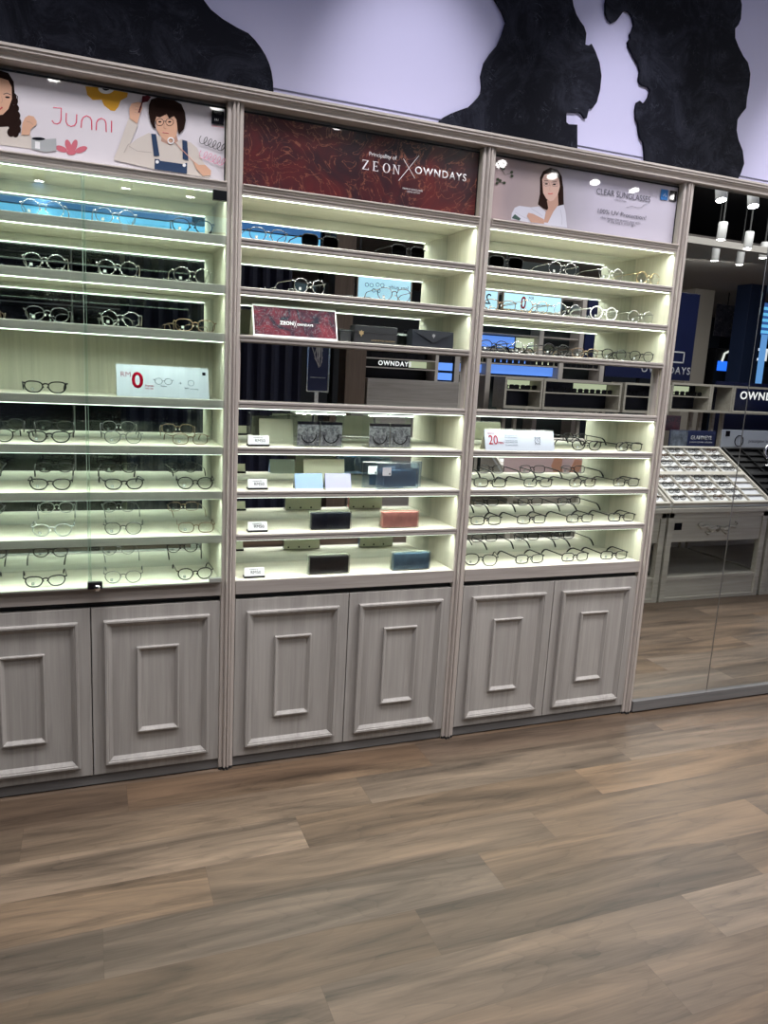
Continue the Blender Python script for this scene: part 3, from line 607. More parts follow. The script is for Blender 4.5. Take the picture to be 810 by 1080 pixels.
# ================================================================ eyeglasses
def lens_outline(kind, w, h, n=28):
    pts = []
    for k in range(n):
        a = 2*PI*k/n; c, s = math.cos(a), math.sin(a)
        if kind=='round': e = 2.0; k1=1
        elif kind=='square': e = 3.4
        elif kind=='brow': e = 2.7
        elif kind=='panto': e = 2.4
        else: e = 2.8
        x = w/2*abs(c)**(2/e)*(1 if c>=0 else -1); z = h/2*abs(s)**(2/e)*(1 if s>=0 else -1)
        if kind=='brow': x *= 1-.20*max(0,-z/(h/2)); z = z*(.86 if z>0 else 1)+(.05*h*x/w if z>0 else 0)
        if kind=='panto' and z<0: x *= 1-.18*(-z/(h/2))
        if kind=='aviator': x *= 1-.20*max(0,-z/(h/2)); z = z-(.06*h*(x/w) if z>0 else 0)
        if kind=='cat' and z>0: z += .10*h*(x/w)
        pts.append((x,z))
    return pts
def make_glasses(nm, kind, w, h, r, fm, lm, label, tm=None, sticker=True, fold=False):
    """open eyeglasses: front in the plane y=0, temples running back to +y, resting at z=0"""
    t = thing(nm, label, 'eyeglasses')
    kn = 'BB' if tm is not None else ''; tm = tm or fm; gap = .019; cxl = gap/2+w/2; zc = h/2+r
    fr = NB()
    for s in (-1,1):
        ol = [(s*(cxl+x), .004*((x+w/2)/w)**2, zc+z) for x,z in lens_outline(kind,w,h)]
        tube(fr, ol, r, 6, True, 1.1)
        # end piece
        tube(fr, [(s*(cxl+w/2-.001), .003, zc+h*.28), (s*(cxl+w/2+.006), .006, zc+h*.30)], r*1.15, 6)
    tube(fr, [(-gap/2-.001,0,zc+h*.16),(-gap/4,-.0015,zc+h*.24),(0,-.002,zc+h*.26),(gap/4,-.0015,zc+h*.24),(gap/2+.001,0,zc+h*.16)], r*(1.5 if kn else 1.15), 6)
    obj('front_frame', fr, fm, t, True)
    for s in (-1,1):
        ln = NB(); ol = lens_outline(kind, w-r*.6, h-r*.6)
        prism_y(ln, [(s*(cxl+x), zc+z) for x,z in ol], .0012, .0022)
        obj('lens', ln, lm, t)
        tp = NB(); ex = s*(cxl+w/2+.006); zz = zc+h*.30
        rr = .0026 if kn=='BB' else max(r*.9,.0013)
        tube(tp, [(ex,.005,zz),(ex*1.005,.02,zz),(ex,.075,zz-.001),(ex*.99,.118,zz-.002),(ex*.975,.135,zz-.008),(ex*.955,.150,zz-.020),(ex*.945,.158,zz-.030)], [rr,rr,rr,rr*1.1,rr*1.4,rr*1.5,rr*1.2], 6)
        obj('temple', tp, tm, t, True)
        npd = NB(); lathe(npd, [(.0008,-.0035),(.0024,-.002),(.0028,0),(.0024,.002),(.0008,.0035)], (s*gap*.38, .008, zc-h*.06), 'z', 10)
        tube(npd, [(s*gap*.48,.001,zc+.002),(s*gap*.42,.006,zc)], .0006, 5)
        obj('nose_pad', npd, WHITEP if tm is not BLACK else BLACK, t, True)
    if sticker:
        st = box(NB(), -cxl-.0095, -cxl+.0005, .0003, .0011, zc-h*.34, zc-h*.34+.010)
        so = obj('price_sticker', st, mat('grey_sticker',(.30,.33,.33),.5), t)
        obj('sticker_print', box(NB(), -cxl-.0075, -cxl-.0015, .0001, .0003, zc-h*.34+.0025, zc-h*.34+.0075), mat('sticker_grey_print',(.62,.65,.63),.5), so)
    return t
KINDS = {
 'black_square': ('black flat-topped eyeglasses','brow',.059,.042,.0023,BLACK,LENS,None),
 'black_thin': ('thin black rounded eyeglasses','panto',.057,.045,.0020,BLACK,LENS,None),
 'grey_thin': ('thin gunmetal rounded eyeglasses','panto',.057,.046,.0015,GUNM,LENS,None),
 'silver_round': ('thin silver round eyeglasses','round',.053,.050,.0012,SILV,LENS,None),
 'gold_round': ('thin gold round eyeglasses','round',.054,.050,.0012,GOLD,LENS,None),
 'tort': ('brown tortoiseshell rounded eyeglasses','panto',.057,.045,.0019,TORT,LENS,None),
 'clear': ('translucent grey rounded eyeglasses','panto',.057,.045,.0019,CLEARP,LENS,None),
 'bronze': ('thin bronze oval eyeglasses','oval',.058,.040,.0016,BRONZ,LENS,None),
 'sport': ('narrow black rectangular eyeglasses','square',.058,.036,.0020,BLACK,LENS,BLACK),
 'sun': ('black sunglasses','square',.060,.044,.0022,BLACK,SUNLENS,None),
 'white': ('white round eyeglasses','round',.056,.050,.0026,WHITEP,LENS,None),
 'bold': ('bold black round eyeglasses','round',.055,.048,.0028,BLACK,LENS,None),
 'aviator': ('large black double-bridge eyeglasses','aviator',.064,.052,.0021,BLACK,LENS,None),
}
PROTO = {}
GSC = 1.14
ORD = ['top','second','third','fourth','fifth','sixth','seventh','bottom']
def place(kind, ci, row, u, pos, y=.062, yaw=0, sc=None, extra=''):
    d = KINDS[kind]
    if sc is None: sc = {0:(1.03 if row<3 else .96), 1:1.05, 2:(.98 if kind=='aviator' else 1.07)}[ci]
    zb = TOPS[row]
    # horizontal place measured at the front of the shelf
    best = PY(u, 0, y); lo, hi = 0, 1080
    for _ in range(30):      # find the picture row whose ray meets this shelf height
        v = (lo+hi)/2; q_ = PY(u, v, y)
        if q_.z > zb+.025: lo = v
        else: hi = v
    x = PY(u, v, y).x
    lab = f'{d[0]}{extra} on the {ORD[row]} shelf of the {CABN[ci]} cabinet, {pos}'
    k = kind
    if k not in PROTO:
        PROTO[k] = make_glasses('eyeglasses' if 'sun' not in k else 'sunglasses', *d[1:7], lab, d[7], sticker=(k!='sun'))
        r = PROTO[k]; r.location=(x,y,zb+.0011); r.rotation_euler=(0,0,yaw); r.scale=(sc,)*3
    else:
        r = dup(PROTO[k], (x,y,zb+.0011), yaw, lab, sc)
    r['group'] = f'eyeglasses on the {ORD[row]} shelf of the {CABN[ci]} cabinet'
    return r
P3 = ['first from the left','second from the left','third from the left','fourth from the left','fifth from the left','sixth from the left']
# left cabinet
rows0 = {0:[(-40,'grey_thin'),(45,'silver_round'),(122,'silver_round'),(203,'black_thin')],
 1:[(-35,'grey_thin'),(47,'silver_round'),(124,'silver_round'),(203,'silver_round')],
 2:[(-35,'bronze'),(50,'grey_thin'),(127,'silver_round'),(206,'bronze')],
 3:[(-32,'black_square'),(48,'black_square')],
 4:[(-8,'black_thin'),(52,'black_square'),(130,'grey_thin'),(201,'bronze')],
 5:[(-30,'black_thin'),(53,'black_square'),(131,'black_square'),(206,'black_thin')],
 6:[(-30,'grey_thin'),(55,'clear'),(130,'grey_thin'),(207,'bronze')],
 7:[(-28,'black_square'),(48,'black_square'),(130,'grey_thin'),(206,'black_thin')]}
for row, lst in rows0.items():
    for i,(u,k) in enumerate(lst): place(k, 0, row, u, P3[i], yaw=random.uniform(-.1,.12))
# middle cabinet
place('sun',1,0,338,'beside the bent silver one',.075,.1); place('sun',1,0,431,'near the right end',.075,.12); place('grey_thin',1,0,283,'first from the left',.07,.05)
place('silver_round',1,1,327,'on the left half',.062,.25); place('grey_thin',1,1,416,'on the right half',.062,-.02)
# right cabinet
for i,(u,k,yw) in enumerate([(534,'sun',-.1),(594,'silver_round',-.05),(645,'silver_round',.1),(684,'gold_round',.1)]): place(k,2,0,u,P3[i],yaw=yw)
for i,(u,k,yw) in enumerate([(528,'bronze',-.03),(564,'gold_round',.0),(599,'silver_round',.0),(637,'white',.0),(676,'silver_round',-.03)]): place(k,2,1,u,P3[i],yaw=yw)
for i,(u,k,yw) in enumerate([(521,'black_thin',.0),(553.7,'silver_round',.0),(586.3,'bold',.0),(617.7,'bronze',.0),(648.2,'black_thin',.0),(677,'black_thin',.0)]): place(k,2,2,u,P3[i],yaw=yw,sc=.99)
place('black_square',2,4,619,'beside the twenty minutes sign',yaw=-.1); place('sport',2,4,664,'nearest the right end',yaw=.0)
for i,(u,k,yw) in enumerate([(517,'sport',-.2),(568,'sport',.0),(615,'sport',.03),(661,'sport',.0)]): place(k,2,5,u,P3[i],yaw=yw)
for i,(u,k,yw) in enumerate([(513,'sport',-.05),(561,'sport',-.02),(612,'sport',.02),(656,'sport',-.05)]): place(k,2,6,u,P3[i],yaw=yw)
for i,(u,k,yw) in enumerate([(507,'aviator',-.38),(559,'sport',.0),(607,'sport',.02),(648,'sport',-.05)]): place(k,2,7,u,P3[i],yaw=yw)

# ================================================================ signs, cards, cases in the cabinets
def uxz(u, v, y, z):
    """x of picture column u where the plane y meets height z"""
    lo, hi = 0., 1080.
    for _ in range(30):
        v = (lo+hi)/2
        if PY(u,v,y).z > z: lo = v
        else: hi = v
    return PY(u,v,y).x
def tent(label, ci, row, u0, u1, h, y, front_mat, cat='sign', lean=.045, name='tent_sign', spiral=False, back=CREAM, group=None, thick=.0025):
    z = TOPS[row]+.0011; x0,x1 = uxz(u0,0,y,z+h/2), uxz(u1,0,y,z+h/2); cx=(x0+x1)/2; w=x1-x0
    t = thing(name, label, cat, (cx,y,z), 0, group)
    f = prism_x(NB(), [(0,0),(thick,0),(lean+thick,h),(lean,h)], -w/2, w/2); fo = obj('front_sheet', f, front_mat, t)
    b = prism_x(NB(), [(2*lean,0),(2*lean+thick,0),(lean+thick,h),(lean,h)], -w/2, w/2); obj('back_sheet', b, back, t)
    if spiral:
        bm = NB(); n = int(w/.006)
        for k in range(n): tube(bm, [(-w/2+(k+.5)*w/n, lean+.001+.004*math.cos(a), h+.001+.004*math.sin(a)) for a in [2*PI*j/7 for j in range(7)]], .0005, 4, True)
        obj('spiral_binding', bm, WHITEP, t)
    # drawing helper on the sloping front: local coordinates (x from the centre, s up the sheet)
    sl = math.hypot(lean,h); ang = math.atan2(lean,h)
    def lay(bm, k=1):
        R = Matrix.Rotation(-ang, 4, 'X'); 
        bmesh.ops.transform(bm, matrix=Matrix.Translation((0,-.0005*k,0)) @ R, verts=bm.verts[:]); return bm
    return t, w, sl, lay
t,w,sl,lay = tent('long white tent sign reading RM 0 on the fourth shelf of the left cabinet', 0, 3, 123, 221, .112, .05, mat('sign_white_blue', (.44,.48,.56), .6, spec=.2), spiral=True)
obj('red_zero', lay(text_bm('0', w=.040, h=.062, x=-w/2+.052, z=.032, bold=.02)), RED, t)
obj('rm_lettering', lay(text_bm('RM', w=.034, x=-w/2+.015, z=.074)), mat('dark_red_print',(.22,.05,.08),.5), t)
obj('fine_print', lay(merge(text_bm('frames', w=.03, x=-w/2+.098, z=.040), text_bm('lens set', w=.028, x=-w/2+.098, z=.030))), RED, t)
bm = NB()
for s in (-1,1): tube(bm, [(.0+s*.017+.013*math.cos(a), -.0003, .062+.012*math.sin(a)) for a in [2*PI*j/16 for j in range(16)]], .0006, 4, True)
tube(bm, [(-.004,-.0003,.064),(.004,-.0003,.064)], .0006, 4); tube(bm, [(-.031,-.0003,.066),(-.036,-.0003,.069)], .0009, 4); tube(bm, [(.031,-.0003,.066),(.036,-.0003,.069)], .0009, 4)
tube(bm, [(.055,-.0003,.058),(.065,-.0003,.058)], .0006, 4); tube(bm, [(.060,-.0003,.053),(.060,-.0003,.063)], .0006, 4)
tube(bm, [(.098+.011*math.cos(a), -.0003, .060+.011*math.sin(a)) for a in [2*PI*j/16 for j in range(16)]], .0006, 4, True)
obj('line_drawings', lay(bm), INKB, t)
obj('captions', lay(merge(text_bm('frame', w=.02, x=-.010, z=.041), merge(text_bm('lens', w=.015, x=.075, z=.037), text_bm('with coating', w=.03, x=.094, z=.034)))), INKB, t)
obj('black_label', lay(box(NB(), w/2-.022, w/2-.010, -.0003, 0, .092, .104)), INKB, t)

t,w,sl,lay = tent('dark art calendar with ZEON X OWNDAYS lettering on the third shelf', 1, 2, 268, 357, .118, .05, mat('calendar_white_board',(.75,.75,.76),.5), spiral=True)
obj('art_print', lay(box(NB(), -w/2+.004, w/2-.004, -.0004, 0, .008, sl-.006)), marble_print('abstract_art_print', (.10,.012,.022), (.006,.008,.018), (.16,.24,.27), 16, 0), t)
obj('lettering', lay(merge(text_bm('ZEON', w=.052, x=-.062, z=.052, bold=.01), text_bm('OWNDAYS', w=.064, x=.004, z=.052, bold=.01)),3), WHITE, t)
obj('thin_cross', lay(merge(tube(NB(), [(-.008,-.0004,.044),(.002,-.0004,.070)], .0006, 4), tube(NB(), [(-.008,-.0004,.070),(.002,-.0004,.044)], .0006, 4)),3), WHITE, t)

t,w,sl,lay = tent('white tent sign reading 20 MIN with a clock drawing in the right cabinet', 2, 4, 513, 586, .086, .018, MATS['sign_white_blue'], lean=.026, spiral=True)
obj('red_twenty', lay(text_bm('20', w=.044, h=.040, x=-w/2+.018, z=.026)), RED, t)
obj('min_lettering', lay(merge(text_bm('MIN', w=.026, x=-w/2+.064, z=.028), text_bm('READY IN', w=.030, x=-w/2+.016, z=.072))), RED, t)
bm = NB()
for k in range(5): merge(bm, text_bm(['your new glasses are ready','in as little as twenty','minutes after the check','ask our friendly staff','for more details'][k], w=.062, x=-w/2+.098, z=.066-k*.011))
obj('fine_print', lay(bm), mat('grey_blue_print',(.30,.36,.42),.5), t)
bm = NB(); tube(bm, [(.088+.014*math.cos(a),-.0004,.046+.014*math.sin(a)) for a in [2*PI*j/18 for j in range(18)]], .0008, 4, True)
tube(bm, [(.088,-.0004,.055),(.088,-.0004,.046),(.094,-.0004,.043)], .0008, 4)
for s in (-1,1): tube(bm, [(.088+s*.015,-.0004,.058),(.088+s*.009,-.0004,.063)], .0012, 4); tube(bm, [(.088+s*.009,-.0004,.034),(.088+s*.013,-.0004,.029)], .0008, 4)
obj('alarm_clock_drawing', lay(bm), INKB, t)

# price cards
for row, (u0,u1) in {4:(262,284), 5:(262,282), 6:(262,282), 7:(258,279)}.items():
    t,w,sl,lay = tent(f'white price card reading RM50 at the left of the {ORD[row]} middle cabinet shelf', 1, row, u0, u1, .040, .045, WHITE, 'price card', .012, 'price_card', group='price cards in the middle cabinet', thick=.0012)
    obj('price_lettering', lay(text_bm('RM50', w=.040, x=-.014, z=.016, bold=.0)), INKB, t)
    obj('item_lettering', lay(text_bm('CLEANING SET', w=.038, x=-.02, z=.032)), INKB, t)
    obj('black_foot', box(NB(), -w/2-.002, w/2+.002, -.004, .030, 0, .0075, .0008), BLACK, t)

# cases
def case_box(label, ci, row, u0, u1, h, dep, col, y=.045, name='glasses_case', win=True, rz=0):
    z = TOPS[row]+.0011; x0,x1 = uxz(u0,0,y,z+h/2), uxz(u1,0,y,z+h/2); w=x1-x0
    t = thing(name, label, 'glasses case', ((x0+x1)/2,y+dep/2,z), rz, 'boxed cases in the middle cabinet')
    obj('case_body', box(NB(), -w/2+.004, w/2-.004, -dep/2+.004, dep/2-.004, .003, h-.006, .003), col, t)
    obj('clear_sleeve', box(NB(), -w/2, w/2, -dep/2, dep/2, 0, h, .001), ACRYL, t)
    bb = NB(); box(bb, -w/2+.002, w/2-.002, dep/2+.0002, dep/2+.0012, .002, h-.002)
    b = obj('cream_back_label', bb, CREAM, t)
    bm = NB()
    for k in range(3): box(bm, -w/2+.02+k*.05, -w/2+.027+k*.05, dep/2+.0012, dep/2+.0016, .008, .015)
    obj('label_marks', bm, INKB, b)
    return t
NAVYC = mat('navy_leather', (.010,.012,.022), .35, var=.3); SALM = mat('salmon_leather', (.42,.17,.15), .4, var=.15); STEEL = mat('steel_blue_leather', (.055,.10,.15), .35, var=.2); BLKC = mat('black_leather', (.008,.008,.010), .35, var=.3)
case_box('navy glasses case in a clear sleeve on the seventh shelf, left of the salmon one', 1, 6, 328, 371, .076, .036, NAVYC)
case_box('salmon pink glasses case in a clear sleeve on the seventh shelf of the middle cabinet', 1, 6, 403, 442, .076, .036, SALM)
case_box('black glasses case in a clear sleeve on the bottom shelf of the middle cabinet', 1, 7, 326, 369, .080, .036, BLKC)
case_box('steel blue glasses case in a clear sleeve on the bottom shelf of the middle cabinet', 1, 7, 415, 454, .080, .036, STEEL)
# gift boxes on the third shelf
z = TOPS[2]+.0011
xa_, xb_ = uxz(374,0,.05,z+.03), uxz(419,0,.05,z+.03)
t = thing('gift_box', 'long black gift box with a small gold emblem on the third shelf', 'box', ((xa_+xb_)/2,.08,z))
w = xb_-xa_
obj('lid', box(NB(), -w/2, w/2, -.03, .03, .040, .068, .0015), mat('matt_black_card', (.012,.012,.016), .5), t); obj('body', box(NB(), -w/2+.001, w/2-.001, -.029, .029, 0, .040, .0015), MATS['matt_black_card'], t)
def emblem(x, y, z, s, m_, par):
    bm = NB(); pts = [(0,-1),(.28,-.35),(.75,-.1),(.6,.35),(.85,.8),(.35,.6),(0,1),(-.35,.6),(-.85,.8),(-.6,.35),(-.75,-.1),(-.28,-.35)]
    prism_y(bm, [(x+a*s, z+b*s) for a,b in pts], y-.0006, y); return obj('emblem', bm, m_, par)
emblem(-w/2+.028, -.0302, .036, .013, mat('gold_foil', (.55,.40,.22), .35, .6), t)
obj('foil_lettering', text_bm('LIMITED EDITION COLLECTION', w=.10, x=-.02, y=-.0302, z=.010), MATS['gold_foil'], t)
xa_, xb_ = uxz(435,0,.05,z+.03), uxz(478,0,.05,z+.03); w = xb_-xa_
t = thing('folding_case', 'black folding glasses case with an envelope flap on the third shelf', 'glasses case', ((xa_+xb_)/2,.08,z))
obj('body', prism_x(NB(), [(-.032,0),(.032,0),(.030,.058),(.010,.070),(-.028,.066)], -w/2, w/2), mat('navy_card', (.012,.014,.022), .4), t)
bm = NB(); prism_y(bm, [(-w/2+.002,.064),(0,.018),(w/2-.002,.064)], -.0345, -.033); obj('flap', bm, mat('navy_flap', (.03,.032,.04), .35), t)
emblem(0, -.0346, .046, .009, mat('silver_foil', (.45,.45,.46), .35, .6), t)
xa_ = uxz(365,0,.06,z+.02)
t = thing('cube_box', 'tiny black cube box between the art calendar and the long gift box', 'box', (xa_,.085,z)); obj('body', box(NB(), -.022,.022,-.02,.02,0,.036,.001), MATS['matt_black_card'], t); obj('lid', box(NB(), -.0225,.0225,-.0205,.0205,.0365,.046,.001), MATS['matt_black_card'], t)
xa_ = uxz(424,0,.06,z+.02)
t = thing('acrylic_stand', 'small clear acrylic stand between the two black boxes on the third shelf', 'stand', (xa_,.07,z)); obj('upright', box(NB(), -.018,-.015,-.015,.02,0,.062,.0005), ACRYL, t); obj('upright', box(NB(), .015,.018,-.015,.02,0,.062,.0005), ACRYL, t); obj('ledge', box(NB(), -.015,.015,-.015,.02,.048,.051), ACRYL, t)
# acrylic display boxes with patterned cards, fifth shelf
z = TOPS[4]+.0011
def pouch(label, u0, u1, hh):
    x0,x1 = uxz(u0,0,.05,z+.04), uxz(u1,0,.05,z+.04); w=x1-x0
    t = thing('case_display', label, 'display box', ((x0+x1)/2,.085,z), 0, 'patterned card displays on the fifth shelf')
    obj('acrylic_box', box(NB(), -w/2-.006, w/2+.006, -.035, .05, 0, .128, .001), ACRYL, t)
    obj('white_cap', box(NB(), -w/2-.010, w/2+.010, -.036, .052, .1285, .1345, .0005), mat('frosted_plastic',(.60,.66,.66),.35), t)
    for s in (-1,1):
        c = obj('patterned_card', box(NB(), (-w/2 if s<0 else .002), (-.002 if s<0 else w/2), -.031, -.027, .004, .088), marble_print('scale_pattern_print', (.42,.43,.46), (.10,.10,.12), (.85,.85,.88), 60, 0) if 'pp' not in MATS else MATS['pp'], t)
        MATS['pp'] = c.data.materials[0]
        obj('card_header', box(NB(), (-w/2 if s<0 else .002), (-.002 if s<0 else w/2), -.0316, -.0265, .0882, .099), INKB, c)
        bm = tube(NB(), [(s*w/4+.030*math.cos(a), -.0325, .048+.032*math.sin(a)) for a in [PI*(1.02+j/14) for j in range(15)]], .0022, 5); obj('printed_strap', bm, INKB, c)
    obj('cream_card_back', box(NB(), -w/2, w/2, -.0262, -.0245, .004, .099), CREAM, t)
    return t
pouch('clear display of patterned cards on the fifth shelf, left one in the middle cabinet', 314, 361, .08)
pouch('clear display of patterned cards on the fifth shelf, right one in the middle cabinet', 390, 433, .08)
x0 = uxz(292,0,.15,z+.05)
t = thing('case_display', 'clear display holding a cream card behind the price card on the fifth shelf', 'display box', (x0+.01,.19,z), 0, 'patterned card displays on the fifth shelf')
obj('cream_card', prism_x(NB(), [(0,0),(.002,0),(.027,.095),(.025,.095)], -.07,.07), CREAM, t); obj('acrylic_box', box(NB(), -.085,.085,-.02,.06,0,.108,.001), ACRYL, t)
# cloths, sixth shelf
z = TOPS[5]+.0011
def cloth(label, u0, u1, col):
    t,w,sl,lay = tent(label, 1, 5, u0, u1, .062, .035, col, 'lens cloth', .022, 'lens_cloth', back=mat('grey_cloth_back',(.33,.38,.36),.7), group='folded lens cloths on the sixth shelf', thick=.0035)
    obj('white_hem', lay(box(NB(), -w/2, w/2, -.0004, 0, 0, .005)), WHITE, t); return t
cloth('folded pale blue lens cloth standing on the sixth shelf', 312, 341, mat('pale_blue_cloth',(.22,.32,.55),.8)); cloth('folded pale lavender lens cloth standing on the sixth shelf', 344, 371, mat('lavender_cloth',(.33,.33,.50),.8))
MILKY = glassy('milky_blue_film', (.80,.88,.96), .5, .25); PLB = mat('blue_pouch', (.10,.16,.24), .4); 
def bag(label, u0, u1, y, rz):
    x0,x1 = uxz(u0,0,y,z+.04), uxz(u1,0,y,z+.04); w=x1-x0
    t = thing('cleaning_kit', label, 'cleaning kit', ((x0+x1)/2,y,z), rz, 'cleaning kits in clear bags')
    obj('clear_bag', box(NB(), -w/2, w/2, -.004, .012, 0, .108, .002), MILKY, t)
    obj('blue_pouch', box(NB(), -w/2+.03, w/2-.012, 0, .008, .010, .078, .002), PLB, t)
    l_ = obj('white_label', box(NB(), -w/2+.022, -w/2+.060, -.0060, -.0045, .056, .090), WHITE, t); obj('label_mark', box(NB(), -w/2+.051, -w/2+.056, -.0065, -.0060, .060, .067), INKB, l_)
    return t
bag('cleaning kit in a clear bag, front one of the stack on the sixth shelf', 397, 442, .045, .06); bag('cleaning kit in a clear bag, back left one of the stack on the sixth shelf', 383, 425, .075, -.12); bag('cleaning kit in a clear bag, back right one of the stack on the sixth shelf', 402, 444, .105, 0)
# sixth shelf back row holder
t = thing('card_display', 'cream card in a slim holder at the back of the sixth shelf, middle cabinet', 'display card', (.43,.20,z)); obj('cream_card', prism_x(NB(), [(0,0),(.002,0),(.022,.10),(.020,.10)], -.09,.09), CREAM, t); obj('card_foot', box(NB(), -.092,.092,-.004,.03,0,.004), ACRYL, t)
# ================================================================ the shop behind the camera (seen in the mirrors)
def lamp(x, y, zb, tilt=(0,0), pw=6, zc=3.88, size=62, name_lab='white cylinder spotlight'):
    pass
SPOTW = mat('white_enamel', (.62,.62,.62), .4); DKSTEM = mat('dark_stem',(.03,.03,.03),.5); GLOW = mat('lamp_glow', (1,1,1), .4, emit=(1,.98,.95), est=45)
lampn = 0
def spotlight(x, y, zb, target, pw, zc, lab, size=60):
    t = thing('ceiling_spotlight', lab, 'spotlight', (x,y,zb), 0, 'ceiling spotlights')
    d = (Vector(target)-Vector((x,y,zb+.13))).normalized(); R = (-d).to_track_quat('Z','Y').to_matrix().to_4x4()
    piv = Vector((0,0,.16))
    bm = lathe(NB(), [(.040,-.15),(.042,-.148),(.042,.0),(.038,.008),(.0,.008)], (0,0,0), 'z', 20); bmesh.ops.transform(bm, matrix=Matrix.Translation(piv) @ R, verts=bm.verts[:]); obj('lamp_can', bm, SPOTW, t, True)
    bm = lathe(NB(), [(.0,-.1522),(.036,-.1522),(.036,-.1502),(.0,-.1502)], (0,0,0), 'z', 20, False); bmesh.ops.transform(bm, matrix=Matrix.Translation(piv) @ R, verts=bm.verts[:]); obj('lamp_face', bm, GLOW, t)
    bm = tube(NB(), [(0,0,.165),(0,0,zc-zb)], .008, 8); obj('stem', bm, DKSTEM, t)
    s = spot('spot_beam', (x,y,zb), target, pw, size, .9); s.location = Vector((x,y,zb+.16)) + d*.16; s.parent = t; s.location -= t.location
rowA = [(-1.25,-1.72),(-.64,-1.73),(.2,-1.72),(.9,-1.72),(1.58,-1.68),(2.14,-1.95),(2.57,-2.0),(2.91,-1.95),(3.26,-1.97),(3.63,-1.97),(3.97,-1.9),(4.31,-1.92),(4.9,-1.95)]
tg = [(-1.0,-.2,0),(-.5,-.5,0),(.1,-.7,0),(.8,-.3,0),(1.3,-.6,0),(1.6,-.3,0),(2.3,-.6,0),(2.5,-.9,0),(3.1,-1.0,0),(3.4,-1.0,0),(3.7,-1.0,0),(4.0,-1.0,0),(4.9,-1.6,0)]
names = ['first','second','third','fourth','fifth','sixth','seventh','eighth','ninth','tenth','eleventh','twelfth','thirteenth']
PW = [14,14,12,14,14,14,16,14,14,16,16,14,14]
for i,((x,y),q) in enumerate(zip(rowA,tg)): spotlight(x, y, 3.0, q, PW[i], 3.9, f'white cylinder spotlight facing the cabinets, {names[i]} from the left in the front row')
rowB = [(5.11,-3.02),(5.64,-3.21),(6.19,-3.53),(5.98,-3.99),(6.37,-4.02),(-.17,-4.26),(.36,-4.26),(-.84,-4.4)]
for i,(x,y) in enumerate(rowB): spotlight(x, y, 3.0, (x,y-.1,0), 16, 3.9, f'white cylinder spotlight over the rear of the shop, {names[i]} of its group')
struct('trim_2', box(NB(), 2,13,-3.30,-3.22,2.99,3.05), mat('grey_beam', (.30,.28,.26), .6))

